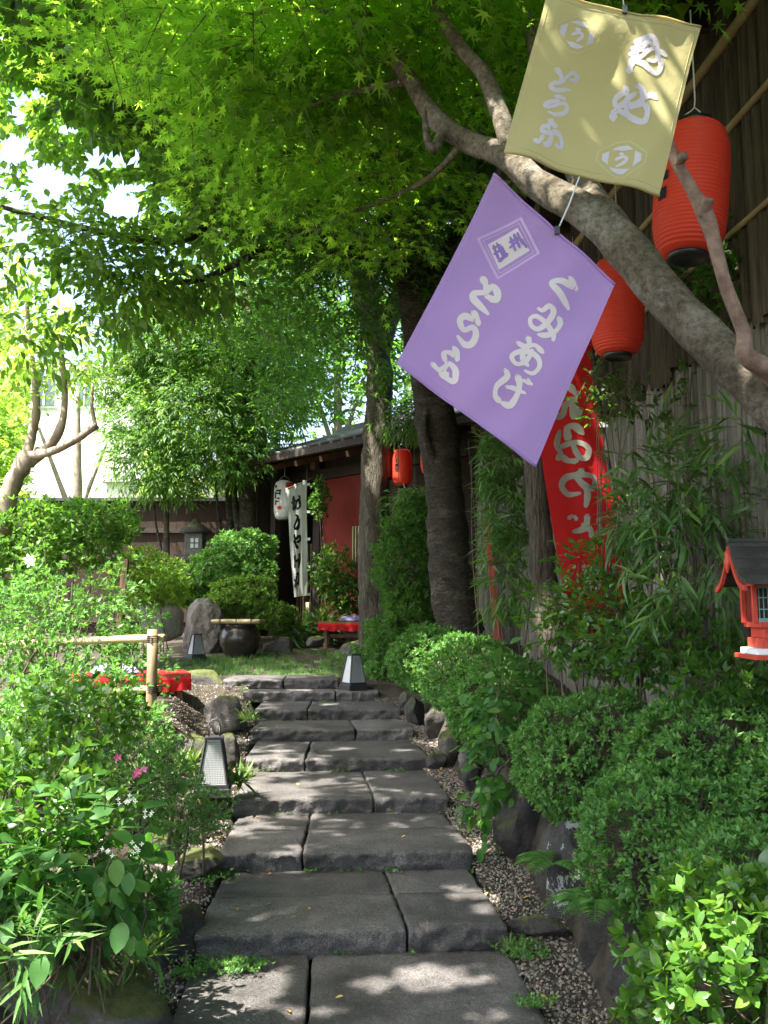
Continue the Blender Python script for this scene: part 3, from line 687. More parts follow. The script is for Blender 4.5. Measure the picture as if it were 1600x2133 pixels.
# ------------------------------------------------------------ paper garden lamps on the ground
def path_lamp(loc, rz, label, s=1.0, handle=True):
    root = empty('paper_lamp', loc, label, 'lantern', 'paper lamps standing along the steps')
    m = Matrix.Rotation(rz, 3, 'Z'); L0 = Vector(loc)
    def P(x, y, z): return L0 + m @ (Vector((x, y, z)) * s)
    b, t_, z0, z1 = .098, .050, .055, .36
    mb = MB().box(P(0, 0, .0275), (.225 * s, .225 * s, .055 * s), m); mb.build('base', M['iron'], root, bevel=.004)
    MB().box(P(0, 0, z0 + .006), (.205 * s, .205 * s, .014 * s), m).build('base_rim', M['iron'], root)
    cs = [(-1, -1), (1, -1), (1, 1), (-1, 1)]
    for i in range(4):
        (x0, y0), (x1, y1) = cs[i], cs[(i + 1) % 4]
        MB().bar(P(x0 * b, y0 * b, z0), P(x0 * t_, y0 * t_, z1), .012 * s, .012 * s).build('frame_bar', M['iron'], root)
        k = .95; mbp = MB()
        q = [P(x0 * b * k, y0 * b * k, z0 + .01), P(x1 * b * k, y1 * b * k, z0 + .01), P(x1 * t_ * k, y1 * t_ * k, z1 - .01), P(x0 * t_ * k, y0 * t_ * k, z1 - .01)]
        mbp.add(q, [(0, 1, 2, 3)]); pn = mbp.build('paper_panel', M['paper'], root)
        MB().bar(P(x0 * b, y0 * b, z0 + .018), P(x1 * b, y1 * b, z0 + .018), .010 * s, .014 * s).build('rail', M['iron'], root)
        if i == 0:   # fine lattice on the front panel
            la = MB(); o_ = m @ Vector((0, -.004, 0))
            for j in range(1, 16):
                f_ = j / 16; la.bar(q[0].lerp(q[1], f_) + o_, q[3].lerp(q[2], f_) + o_, .0012, .0012)
            for j in range(1, 26):
                f_ = j / 26; la.bar(q[0].lerp(q[3], f_) + o_, q[1].lerp(q[2], f_) + o_, .0012, .0012)
            la.build('lattice', M['iron'], pn)
    MB().box(P(0, 0, z1 + .004), (.118 * s, .118 * s, .016 * s), m).build('cap', M['iron'], root)
    if handle:
        pts = [P(-.035, 0, z1 + .01), P(-.036, 0, z1 + .08)] + [P(-.036 * math.cos(a), 0, z1 + .08 + .04 * math.sin(a)) for a in np.linspace(0, math.pi, 9)] + [P(.036, 0, z1 + .08), P(.035, 0, z1 + .01)]
        MB().tube(pts, .005 * s, 6).build('handle', M['iron'], root, True)
    return root
q = atz(437, 1660, .345); path_lamp((q.x, q.y + .11, .335), .12, 'tall trapezoid paper lamp with loop handle, sunlit, left of the third step', 1.0)
q = atz(736, 1438, ZK[7]); path_lamp((q.x, q.y + .10, ZK[7] - .002), .55, 'trapezoid paper lamp standing on the right end of the seventh step', 1.0)
path_lamp((at(408, 1385, 12).x, 12, .90), .6, 'small paper lamp in the grass in front of the grey boulder', .92, False)

# ------------------------------------------------------------ water jar with bamboo lid
jp = at(500, 1368, 12.3)
jar = empty('water_jar', (jp.x, 12.3, .93), 'big round dark glazed water jar with a bamboo lid, on the grass above the steps', 'jar')
MB().lathe([(0, 0), (.16, 0), (.20, .04), (.265, .16), (.285, .26), (.27, .36), (.22, .43), (.20, .45), (.225, .465), (.225, .48), (.19, .48), (.18, .44), (0, .40)], (jp.x, 12.3, .90), 36).build('body', M['glaze'], jar, True)
lidc = Vector((jp.x - .02, 12.3, 1.40))
for j in range(9):
    y = lidc.y - .24 + j * .06
    pts = [Vector((lidc.x - .34 + .66 * t_, y, lidc.z + .004 * (j % 2))) for t_ in np.linspace(0, 1, 7)]
    MB().tube(pts, [.029, .029, .029, .031, .029, .029, .029], 10).build('bamboo_cane', M['bamboo'], jar, True)
for dx in (-.22, -.0, .2):
    MB().bar(lidc + Vector((dx, -.275, .0)), lidc + Vector((dx, .26, .0)), .008, .066).build('binding', M['black'], jar)

# ------------------------------------------------------------ lanterns
def lantern(p, h, label, rz=0, tilt=(0, 0), white=False, group='red paper lanterns hanging along the wall', marks=True):
    r_ = h * .262; root = empty('paper_lantern', p, label, 'lantern', group)
    m = Matrix.Rotation(tilt[0], 3, 'X') @ Matrix.Rotation(tilt[1], 3, 'Y') @ Matrix.Rotation(rz, 3, 'Z'); c = Vector(p); n = 26; prof = []
    def rad(t_):
        e = abs(2 * t_ - 1); return r_ * (.52 + .48 * (1 - e ** 4.0) ** .5)
    fine = c.y < 5; q4 = 5 if fine else 2; nr_ = 34 if fine else 16
    for i in range(nr_ * q4 + 1):
        t_ = i / (nr_ * q4); prof.append((rad(t_) - .0042 * abs(math.sin(math.pi * i / q4 + (0 if q4 > 2 else .8))) ** .7 + .0042, -h * .5 + h * t_))
    MB().lathe(prof, c, 36 if fine else 20, m).build('paper_body', M['lantern_white'] if white else M['lantern'], root, True)
    for s_, nm in ((1, 'top_ring'), (-1, 'bottom_ring')):
        q = r_ * .54; zz = h * .5 * s_
        MB().lathe([(q * .8, zz - .004 * s_), (q * 1.02, zz - .012 * s_), (q * 1.02, zz + .020 * s_), (q * .8, zz + .020 * s_), (q * .78, zz + .012 * s_), (.001, zz + .012 * s_)], c, 30, m).build(nm, M['black'], root, True)
    top = c + m @ Vector((0, 0, h * .5 + .03))
    MB().tube([top + m @ Vector((-q, 0, -.01)), top + m @ Vector((-q * .2, 0, .045)), top + Vector((0, 0, .06)), top + m @ Vector((q * .2, 0, .045)), top + m @ Vector((q, 0, -.01))], .003, 5).build('bail', M['wire'], root, True)
    MB().tube([top + Vector((0, 0, .06)), top + Vector((.004, 0, .10)), top + Vector((0, 0, .5))], .0035, 5).build('hanging_wire', M['wire'], root, True)
    def patch(a0, a1, t0, t1, mat, nm):
        V = []; Fc = []; na = 8; nt_ = max(4, int((t1 - t0) * n * 2))
        for i in range(nt_ + 1):
            t_ = t0 + (t1 - t0) * i / nt_; rr = rad(t_) + .0052
            for j in range(na + 1):
                a = a0 + (a1 - a0) * j / na; V.append(c + m @ Vector((rr * math.cos(a), rr * math.sin(a), -h * .5 + h * t_)))
        for i in range(nt_):
            for j in range(na): k = i * (na + 1) + j; Fc.append((k, k + 1, k + na + 2, k + na + 1))
        MB().add(V, Fc).build(nm, mat, root, True)
    if marks and not white:
        a = R(207)
        patch(a - .20, a + .14, .50, .57, M['ink'], 'mark'); patch(a - .20, a + .10, .36, .45, M['ink'], 'mark')
        patch(a - .20, a + .02, .62, .70, M['ink'], 'mark')
    if white:
        a = R(285); patch(a, R(360), .70, .93, M['red_stamp'], 'red_panel'); a = R(245)
        for (a0, a1, t0, t1) in ((-.55, -.25, .80, .86), (-.35, .25, .70, .74), (.05, .22, .60, .72), (-.3, .15, .63, .665), (-.5, -.3, .52, .70), (-.2, .1, .50, .54), (-.45, -.25, .36, .48), (-.3, .05, .43, .46)):
            patch(a + a0, a + a1, t0, t1, M['ink'], 'brush_mark')
        patch(a - .12, a + .28, .24, .33, M['red_stamp'], 'seal')
    return root
def lan(px, py, Y, h, label, **k):
    p = at(px, py, Y); return lantern((p.x, p.y, p.z), h, label, **k)
lan(1440, 398, 3.5, .56, 'large red ribbed paper lantern nearest the viewer, behind the yellow cloth flag', tilt=(.0, .09))
lan(1286, 640, 4.75, .545, 'red ribbed lantern half hidden by the purple flag and the thick maple branch', tilt=(.0, .03))
lan(1198, 708, 6.3, .52, 'red lantern barely showing between the purple flag and the second lantern')
lan(808, 968, 12.6, .40, 'left one of the two small red lanterns beside the furrowed trunk at the hut')
lan(838, 974, 11.9, .50, 'right one of the two small red lanterns, crossed by a thin branch at the hut', rz=.5)
lan(897, 948, 10.6, .47, 'small red lantern peeping out left of the dark leaning trunk', rz=.35)
lan(592, 1042, 14.75, .66, 'white paper lantern with black writing, red top panel and red seal under the hut eave', white=True, group=None)

# ------------------------------------------------------------ cloth flags and their print
class Cloth:
    """quad of four points with a gentle billow; print is traced as brush strokes in the cloth's own plane"""
    def __init__(s, TL, TR, BR, BL, pxq, bulge=.012, freq=(1.3, 1.8), ph=0.0, off=.0009, fat=1.08):
        s.c = [Vector(p) for p in (TL, TR, BR, BL)]; s.q = [Vector(p) for p in pxq]; s.b = bulge; s.f = freq; s.ph = ph; s.off = off; s.fat = fat
        s.n = (s.c[1] - s.c[0]).cross(s.c[3] - s.c[0]).normalized()
        if s.n.dot(EYE - s.c[0]) < 0: s.n = -s.n
    def pt(s, u, v, off=0.0):
        p = s.c[0].lerp(s.c[1], u).lerp(s.c[3].lerp(s.c[2], u), v)
        b = s.b * (math.sin(u * math.pi * s.f[0] * 2 + s.ph) * (.4 + .6 * v) + .6 * math.sin(v * math.pi * s.f[1] + u * 2.2 + s.ph) + .22 * math.sin(u * 19 + v * 5))
        q = math.hypot((u - .5) * 1.2, v); b += s.b * .55 * math.sin(math.atan2(u - .5, v + .04) * 9 + s.ph) * q * math.exp(-q * 1.3) + s.b * .3 * math.sin((u * .8 + v) * 13 + s.ph * 2) * (u * (1 - u) * 3)
        return p + s.n * (b + off)
    def uv(s, x, y):
        u = v = .5; P = Vector((x, y))
        for _ in range(12):
            a = s.q[0].lerp(s.q[1], u); b = s.q[3].lerp(s.q[2], u); f = a.lerp(b, v) - P
            du = (s.q[1] - s.q[0]).lerp(s.q[2] - s.q[3], v); dv = b - a
            det = du.x * dv.y - du.y * dv.x
            u -= (f.x * dv.y - f.y * dv.x) / det; v -= (du.x * f.y - du.y * f.x) / det
        return u, v
    def build(s, name, mat, parent, n=40):
        V = [s.pt(i / n, j / n) for j in range(n + 1) for i in range(n + 1)]
        Fc = [(j * (n + 1) + i, j * (n + 1) + i + 1, (j + 1) * (n + 1) + i + 1, (j + 1) * (n + 1) + i) for j in range(n) for i in range(n)]
        return MB().add(V, Fc).build(name, mat, parent, True)
    def stroke(s, mb, pts, w, k):
        """one brush stroke: pts in photo pixels, width w"""
        P = [Vector((x, y, 0)) for x, y in pts]
        sp, _ = spline(P, [1] * len(P), 7) if len(P) > 1 else (P, 0)
        n = len(sp); V = []; Fc = []; base = s.off + k * .00012
        L_ = []; 
        for i in range(n):
            d = (sp[min(i + 1, n - 1)] - sp[max(i - 1, 0)]); d = Vector((d.x, d.y)).normalized(); nn = Vector((-d.y, d.x))
            t_ = i / (n - 1); ww = w * .5 * s.fat * (.80 + .3 * math.sin(t_ * 5 + k) ** 2) * min(1, .62 + t_ * 4, .55 + (1 - t_) * 4)
            L_.append((Vector((sp[i].x, sp[i].y)), nn, ww))
        def add(p, o_): u, v = s.uv(p.x, p.y); V.append(s.pt(u, v, base + o_)); return len(V) - 1
        rows = []
        for i, (p, nn, ww) in enumerate(L_):
            o_ = .0001 * i / n
            rows.append((add(p + nn * ww, o_), add(p, o_), add(p - nn * ww, o_)))
        for a, b in zip(rows, rows[1:]): Fc += [(a[0], b[0], b[1], a[1]), (a[1], b[1], b[2], a[2])]
        for end, sg in ((0, -1), (n - 1, 1)):
            p, nn, ww = L_[end]; d = Vector((nn.y, -nn.x)) * sg; r0 = rows[end]; fan = [r0[0]]
            for a in (R(30), R(60), R(90), R(120), R(150)): fan.append(add(p + nn * ww * math.cos(a) + d * ww * .8 * math.sin(a), 0 if end == 0 else .0001))
            fan.append(r0[2])
            for i in range(len(fan) - 1): Fc.append((r0[1], fan[i], fan[i + 1]))
        mb.add(V, Fc)
    def glyph(s, name, mat, parent, strokes, org, scl):
        mb = MB()
        for k, (w, pts) in enumerate(strokes): s.stroke(mb, [(org[0] + x / scl, org[1] + y / scl) for x, y in pts], w / scl, k)
        return mb.build(name, mat, parent, True)
    def poly(s, mb, pts, org, scl, k=0):
        pts = [(org[0] + x / scl, org[1] + y / scl) for x, y in pts]; cx = sum(p[0] for p in pts) / len(pts); cy_ = sum(p[1] for p in pts) / len(pts)
        if len(pts) == 4:
            a, b, c, d = [Vector(p) for p in pts]; N = 8
            V = [s.pt(*s.uv(*a.lerp(b, i / N).lerp(d.lerp(c, i / N), j / N)), s.off + k * .00015) for j in range(N + 1) for i in range(N + 1)]
            mb.add(V, [(j * (N + 1) + i, j * (N + 1) + i + 1, (j + 1) * (N + 1) + i + 1, (j + 1) * (N + 1) + i) for j in range(N) for i in range(N)]); return
        V = [s.pt(*s.uv(x, y), s.off + k * .00015) for x, y in pts + [(cx, cy_)]]; n = len(pts); mb.add(V, [(i, (i + 1) % n, n) for i in range(n)])
    def line(s, mb, pts, org, scl, w, k=0, closed=True):
        P = [Vector((org[0] + x / scl, org[1] + y / scl)) for x, y in pts]; c = sum(P, Vector((0, 0))) / len(P); P = [P[i].lerp(P[(i + 1) % len(P)], j / 8) for i in range(len(P)) for j in range(8)]; n = len(P); V = []
        mr = sum((p - c).length for p in P) / n
        for p in P:
            d = (p - c) * (w / 2 / mr); V += [s.pt(*s.uv(*(p + d)), s.off + k * .00015), s.pt(*s.uv(*(p - d)), s.off + k * .00015)]
        mb.add(V, [(2 * i, 2 * ((i + 1) % n), 2 * ((i + 1) % n) + 1, 2 * i + 1) for i in range(n if closed else n - 1)])

def seg(a, b, n): return [tuple(Vector(a).lerp(Vector(b), i / n)) for i in range(n)]
# --- yellow flag
yq = [(1137, -8), (1457, 60), (1369, 412), (1049, 318)]
yf = Cloth(at(*yq[0], 2.16), at(*yq[1], 2.24), at(*yq[2], 2.20), at(*yq[3], 2.12), yq, .013, ph=.6)
yroot = empty('cloth_flag', at(1298, 26, 2.2), 'yellow square cloth flag with white brush writing and two octagon emblems hanging in the maple', 'flag')
yf.build('cloth', M['yellow_cloth'], yroot)
A = (1250, 50)
yf.glyph('character', M['print_white'], yroot, [(95, [(780, 225), (745, 320), (715, 480)]), (75, [(545, 310), (660, 270), (800, 225), (880, 290), (945, 430)]), (70, [(500, 400), (600, 370), (700, 330)]), (80, [(475, 500), (600, 450), (720, 420)]),
    (60, [(480, 600), (560, 570), (620, 500)]), (70, [(900, 440), (1000, 490), (1090, 560)]), (108, [(570, 520), (510, 660), (480, 800)]), (78, [(560, 610), (700, 670), (800, 770), (910, 850), (970, 790), (985, 660), (910, 570)]),
    (70, [(600, 590), (700, 530), (830, 440), (920, 480), (930, 600), (860, 640), (770, 610)]), (70, [(700, 400), (760, 330), (870, 390)])], A, 8)
yf.glyph('character', M['print_white'], yroot, [(78, [(395, 1040), (440, 1110), (430, 1200)]), (85, [(420, 1130), (290, 1200), (235, 1290), (270, 1380), (400, 1320), (450, 1240)]), (100, [(605, 1030), (680, 1080), (715, 1200), (690, 1300)]),
    (80, [(600, 1150), (480, 1230), (420, 1300), (430, 1400), (450, 1530)]), (88, [(440, 1350), (590, 1340), (720, 1240), (850, 1200), (930, 1270)]), (120, [(235, 1450), (212, 1530), (215, 1600)]),
    (98, [(270, 1440), (420, 1500), (560, 1590), (700, 1650), (760, 1560), (775, 1420), (715, 1330)]), (60, [(480, 1390), (600, 1380), (700, 1340)])], A, 8)
Bo = (1080, 20); bs_ = 6.665
yf.glyph('character', M['print_white'], yroot, [(66, [(490, 860), (550, 920), (590, 1020)]), (55, [(690, 990), (780, 990), (805, 930), (730, 905), (650, 960), (580, 1035), (470, 1050), (430, 1095), (500, 1145), (620, 1130), (720, 1110)])], Bo, bs_)
yf.glyph('character', M['print_white'], yroot, [(50, [(480, 1220), (570, 1225), (640, 1250)]), (54, [(560, 1275), (400, 1310), (352, 1355), (420, 1375), (560, 1320), (640, 1310), (672, 1370), (620, 1440), (500, 1475), (390, 1445)])], Bo, bs_)
yf.glyph('character', M['print_white'], yroot, [(85, [(395, 1560), (450, 1600), (500, 1645)]), (60, [(420, 1650), (310, 1660), (300, 1720), (390, 1750)]), (72, [(400, 1700), (430, 1800), (370, 1905), (320, 1880)]), (60, [(170, 1850), (250, 1870), (310, 1790)]),
    (66, [(440, 1720), (540, 1730), (590, 1820), (575, 1890), (500, 1880)])], Bo, bs_)
for nm, org, scl, outl, traps, u_ in (('emblem', Bo, bs_, [(510, 240), (780, 130), (920, 165), (1090, 405), (1060, 535), (780, 655), (655, 620), (480, 360)],
        [[(555, 270), (660, 235), (605, 435), (545, 360)], [(700, 215), (790, 185), (890, 210), (935, 300), (820, 250)], [(955, 345), (1015, 410), (1000, 500), (905, 550)], [(630, 475), (720, 500), (820, 545), (870, 570), (780, 600), (690, 570)]],
        [(45, [(770, 300), (830, 325)]), (42, [(715, 385), (790, 360), (845, 380), (840, 430), (770, 490)])]),
        ('emblem', (1230, 290), 13.33, [(210, 310), (740, 105), (1050, 105), (1440, 500), (1390, 780), (830, 1150), (690, 1150), (520, 1030), (140, 580)],
        [[(310, 400), (500, 340), (430, 730), (285, 580)], [(580, 300), (740, 225), (990, 225), (1120, 370), (850, 375)], [(1150, 410), (1300, 530), (1280, 720), (1050, 870), (1100, 700)], [(460, 800), (650, 880), (970, 930), (800, 1060), (680, 1040), (540, 930)]],
        [(90, [(770, 430), (850, 490)]), (82, [(640, 610), (780, 560), (895, 570), (910, 640), (820, 740), (640, 810)])])):
    mb = MB(); yf.line(mb, outl, org, scl, 2.2); e_ = mb.build(nm, M['print_line'], yroot)
    mb = MB()
    for t_ in traps: yf.poly(mb, t_, org, scl)
    for k, (w, pts) in enumerate(u_): yf.stroke(mb, [(org[0] + x / scl, org[1] + y / scl) for x, y in pts], w / scl, k)
    mb.build('emblem_print', M['print_white'], e_)
MB().tube([yf.pt(u, 1.0) for u in np.linspace(0, 1, 21)], .0045, 7).build('hem_rod', M['yellow_cloth'], yroot, True)
MB().tube([yf.pt(u, 0.0) for u in np.linspace(0, 1, 21)], .0035, 7).build('hem_rod', M['yellow_cloth'], yroot, True)
tp = yf.pt(.5, 0)
MB().box(tp + Vector((0, -.003, .004)), (.012, .012, .022)).build('clip', M['iron'], yroot)
MB().tube([tp + Vector((0, 0, .01)), tp + Vector((.01, .1, .35)), at(1320, -330, 2.5)], .0016, 5).build('cord', M['string'], yroot, True)
# --- purple flag
pq = [(1030, 368), (1281, 588), (1115, 968), (830, 760)]
pf = Cloth(at(*pq[0], 2.22), at(*pq[1], 2.14), at(*pq[2], 2.16), at(*pq[3], 2.26), pq, .016, ph=2.2, fat=1.1)
proot = empty('cloth_flag', at(1163, 485, 2.2), 'purple square cloth flag with cream brush writing, tilted under the yellow one', 'flag')
pf.build('cloth', M['purple_cloth'], proot)
A = (820, 420); s_ = 5.33
pf.glyph('character', M['print_cream'], proot, [(70, [(975, 820), (1020, 890), (1040, 980)]), (70, [(1165, 1110), (1160, 1000), (1100, 935), (1030, 1000), (900, 1010), (890, 1070), (960, 1150), (1060, 1250)]), (66, [(1030, 1040), (1100, 1080), (1160, 1110)])], A, s_)
pf.glyph('character', M['print_cream'], proot, [(60, [(880, 1220), (930, 1280), (955, 1370)]), (66, [(900, 1320), (800, 1275), (745, 1330), (790, 1430), (890, 1400), (925, 1480), (880, 1580), (800, 1590), (720, 1500)])], A, s_)
pf.glyph('character', M['print_cream'], proot, [(55, [(670, 1620), (720, 1690), (715, 1770)]), (52, [(700, 1720), (620, 1680), (570, 1700), (590, 1790)]), (58, [(440, 1810), (520, 1880), (580, 1850), (620, 1790)]), (64, [(620, 1790), (700, 1880), (690, 2010), (590, 1960), (530, 1900)]), (50, [(560, 1890), (620, 1940)])], A, s_)
A = (1000, 540); s_ = 6.154
pf.glyph('character', M['print_cream'], proot, [(58, [(1160, 250), (1220, 330), (1245, 400)]), (75, [(1225, 380), (1060, 310), (935, 335), (1050, 480), (1145, 650)])], A, s_)
pf.glyph('character', M['print_cream'], proot, [(62, [(760, 660), (820, 690), (900, 635), (960, 700), (890, 830), (770, 930), (680, 890), (665, 800), (740, 765), (860, 850), (950, 990), (950, 1070)]), (62, [(1020, 765), (1040, 850), (970, 960), (860, 1010), (760, 1000)])], A, s_)
pf.glyph('character', M['print_cream'], proot, [(62, [(500, 1110), (600, 1170), (720, 1145), (825, 1240)]), (62, [(630, 1040), (650, 1120), (570, 1300), (640, 1420)]), (62, [(690, 1210), (620, 1350), (500, 1400), (435, 1310), (510, 1245), (650, 1235), (760, 1310), (780, 1420), (700, 1510), (600, 1480)])], A, s_)
pf.glyph('character', M['print_cream'], proot, [(66, [(350, 1470), (380, 1560), (250, 1680), (230, 1800), (290, 1870)]), (72, [(500, 1540), (530, 1640), (500, 1780), (410, 1910), (300, 1880)]), (52, [(360, 1690), (450, 1700), (600, 1760)]), (36, [(570, 1590), (650, 1650)]), (32, [(630, 1580), (690, 1660)])], A, s_)
mb = MB(); A = (800, 350); s_ = 2.667
fr = [(525, 395), (765, 280), (865, 470), (635, 605)]
fc = (sum(p[0] for p in fr) / 4, sum(p[1] for p in fr) / 4); pf.line(mb, fr, A, s_, 6); pf.line(mb, [(fc[0] + (x - fc[0]) * .84, fc[1] + (y - fc[1]) * .84) for x, y in fr], A, s_, 2.2, 1); em = mb.build('emblem', M['print_pink'], proot)
mb = MB(); pf.poly(mb, [(578, 420), (746, 330), (815, 455), (642, 556)], A, s_, 0); mb.build('emblem_field', M['print_cream'], em)
mb = MB()
for k, (w, p) in enumerate(((13, [(606, 440), (650, 420)]), (13, [(612, 470), (668, 440)]), (12, [(700, 440), (752, 400)]), (12, [(770, 395), (800, 440)]), (16, [(610, 425), (640, 500)]), (14, [(628, 410), (668, 490)]), (20, [(640, 510), (690, 470)]), (16, [(655, 430), (680, 480)]), (15, [(705, 380), (735, 455)]), (15, [(725, 365), (760, 440)]), (14, [(745, 360), (780, 425)]), (14, [(700, 410), (760, 385)]))):
    pf.stroke(mb, [(A[0] + x / s_, A[1] + y / s_) for x, y in p], w / s_, k + 4)
mb.build('emblem_print', M['print_purple'], em)
MB().tube([pf.pt(u, 1.0) for u in np.linspace(0, 1, 21)], .0038, 7).build('hem_rod', M['purple_cloth'], proot, True)
MB().tube([pf.pt(u, 0.0) for u in np.linspace(0, 1, 21)], .0038, 7).build('hem_rod', M['purple_cloth'], proot, True)
for cf, rt_, pm in ((yf, yroot, M['print_line']), (pf, proot, M['print_pink'])):
    for (u0, v0, u1, v1) in ((.025, .01, .025, .99), (.975, .01, .975, .99), (.01, .035, .99, .035), (.01, .965, .99, .965)):
        MB().tube([cf.pt(u0 + (u1 - u0) * t_, v0 + (v1 - v0) * t_, .0004) for t_ in np.linspace(0, 1, 41)], .0005, 4).build('hem_stitch', pm, rt_, True)
bp = yf.pt(.49, 1.0); tp = pf.pt(.53, 0)
MB().tube([bp, bp.lerp(tp, .5) + Vector((.002, 0, -.002)), tp], .0022, 6).build('cord', M['string'], proot, True)
MB().box(tp + Vector((0, -.004, .002)), (.012, .010, .020)).build('clip', M['iron'], proot)

# --- tall red banner
rq = [(1088, 700), (1226, 700), (1318, 1330), (1186, 1330)]
rf = Cloth(at(*rq[0], 5.45), at(*rq[1], 5.6), at(*rq[2], 5.6), at(*rq[3], 5.45), rq, .018, (1.5, 2.2), 1.0, off=.004)
rroot = empty('nobori_banner', at(1318, 1345, 5.6), 'tall red banner with pale brush writing in front of the bamboo wall', 'banner')
rf.build('cloth', M['red_cloth'], rroot, 50)
A = (1090, 720); s_ = 3.556
rf.glyph('character', M['print_sage'], rroot, [(42, [(340, 300), (370, 350), (405, 380)]), (52, [(215, 470), (250, 535), (300, 520), (320, 450), (370, 440), (385, 540), (430, 490)]), (40, [(330, 420), (390, 410)])], A, s_)
rf.glyph('character', M['print_sage'], rroot, [(46, [(280, 645), (255, 750), (290, 820), (255, 858)]), (46, [(345, 720), (335, 625), (385, 615), (440, 675)]), (42, [(275, 770), (390, 735), (478, 780), (465, 850), (415, 845), (370, 740)]), (42, [(280, 820), (340, 865), (400, 875)])], A, s_)
rf.glyph('character', M['print_sage'], rroot, [(44, [(420, 1115), (340, 1118), (292, 1060), (330, 995), (430, 980), (518, 1000), (515, 1075), (465, 1075), (400, 1000)]), (40, [(435, 940), (400, 985)]), (40, [(450, 1060), (470, 1130), (458, 1215)])], A, s_)
rf.glyph('character', M['print_sage'], rroot, [(28, [(335, 1300), (375, 1278)]), (26, [(385, 1280), (405, 1310)]), (42, [(468, 1280), (455, 1370), (375, 1398)]), (38, [(440, 1340), (490, 1390), (500, 1440)]), (34, [(545, 1300), (560, 1380), (530, 1420)])], A, s_)
rf.glyph('character', M['print_sage'], rroot, [(40, [(450, 1640), (480, 1720), (475, 1830)]), (36, [(500, 1660), (540, 1740), (530, 1830)]), (34, [(520, 1660), (600, 1690)]), (36, [(585, 1690), (620, 1800)])], A, s_)
pp = [rf.pt(1.0, v) + Vector((.02, .01, 0)) for v in (-.06, .3, .6, 1.06)]
MB().tube(pp + [pp[-1] + Vector((.02, 0, -.35))], .011, 8).build('pole', M['wood_dark'], rroot, True)
MB().tube([rf.pt(u, -.004) + Vector((0, 0, .01)) for u in np.linspace(-.05, 1.1, 6)], .006, 6).build('crossbar', M['wood_dark'], rroot, True)
for v in (.03, .3, .55, .8, .97): MB().box(rf.pt(1.02, v) + Vector((.01, -.004, 0)), (.055, .028, .035)).build('loop', M['white_cloth'] if v == .3 else M['red_cloth'], rroot)

# --- white banner by the hut
wq = [(596, 1022), (638, 1002), (641, 1240), (612, 1244)]
wf = Cloth(at(*wq[0], 13.9), at(*wq[1], 14.1), at(*wq[2], 14.1), at(*wq[3], 13.9), wq, .022, (1.0, 2.4), .4, off=.012)
wroot = empty('nobori_banner', at(640, 1326, 14.1), 'narrow white banner with black brush writing on a bamboo pole by the hut', 'banner')
wf.build('cloth', M['white_cloth'], wroot, 40)
A = (560, 950); s_ = 6.667
for st in ([(32, [(330, 560), (335, 660), (335, 760)]), (26, [(305, 660), (365, 620)]), (30, [(365, 745), (370, 650), (415, 610), (432, 700), (385, 750)]), (26, [(410, 550), (432, 595)])],
           [(32, [(360, 830), (405, 850), (350, 980), (365, 1020), (432, 950)]), (30, [(422, 870), (422, 980), (390, 1030)])],
           [(32, [(345, 1090), (370, 1160), (430, 1110), (432, 1180), (390, 1200)]), (42, [(350, 1180), (375, 1240), (402, 1290)])],
           [(22, [(350, 1380), (352, 1470), (350, 1560)]), (34, [(360, 1470), (420, 1440)]), (32, [(420, 1360), (418, 1460), (405, 1560)])],
           [(26, [(360, 1650), (405, 1640), (400, 1800)]), (26, [(375, 1660), (350, 1830)]), (26, [(345, 1720), (370, 1780), (405, 1740)])]):
    wf.glyph('character', M['ink'], wroot, st, A, s_)
MB().tube([at(640, 963, 14.15), at(639, 1100, 14.15), at(641, 1262, 14.15)], .012, 8).build('pole', M['wood_dark'], wroot, True)
MB().tube([at(641, 1255, 14.15), at(641, 1328, 14.15)], .034, 10).build('bamboo_socket', M['bamboo'], wroot, True)
MB().tube([at(598, 1018, 13.9), at(657, 993, 14.2)], .007, 6).build('crossbar', M['bamboo'], wroot, True)
for py in (1009, 1066, 1123, 1180, 1238): MB().box(at(643, py, 14.08), (.05, .02, .04)).build('loop', M['white_cloth'], wroot)
for px, py in ((597, 1020), (615, 1012), (633, 1004)): MB().box(at(px, py + 1, 13.98), (.035, .02, .07)).build('loop', M['white_cloth'], wroot)

# ------------------------------------------------------------ the tall bark and bamboo wall on the right
def wx(y): return 2.35 - .088 * y
wall = empty('bamboo_wall', (wx(6), 6, .8), 'tall wall faced with grey split bamboo below and cedar bark above, right of the garden', 'wall')
wd = Vector((-.088, 1, 0)).normalized(); wn = Vector((-1, -.088, 0)).normalized()
def strip(y, w, z0, z1, off, mat, name, seed):
    c = Vector((wx(y), y, 0)) + wn * off; V = []; Fc = []; nz = 7; na = 4; rr = random.Random(seed); bend = rr.uniform(-.012, .012)
    for i in range(nz + 1):
        t_ = i / nz; z = z0 + (z1 - z0) * t_; b = bend * math.sin(t_ * 3.1) + rr.uniform(-.002, .002)
        for j in range(na + 1):
            a = math.pi * j / na; V.append(c + wd * (-math.cos(a) * w / 2 + b) + wn * (math.sin(a) * w * .3) + Vector((0, 0, z)))
    for i in range(nz):
        for j in range(na): k = i * (na + 1) + j; Fc.append((k, k + 1, k + na + 2, k + na + 1))
    MB().add(V, Fc).build(name, mat, wall, True)
MB().bar(Vector((wx(1), 1, 2.9)) - wn * .10, Vector((wx(12.5), 12.5, 2.9)) - wn * .10, .03, 5.2).build('backing_board', M['wood_dark'], wall)
y = 2.4; i = 0
while y < 12:
    w = random.uniform(.045, .06) * (1 if y < 8 else 1.6); strip(y, w, .5, 3.12, random.uniform(0, .012), M['bamboo_grey'], 'bamboo_strip', i); y += w + random.uniform(.001, .006); i += 1
y = 2.2; i = 500
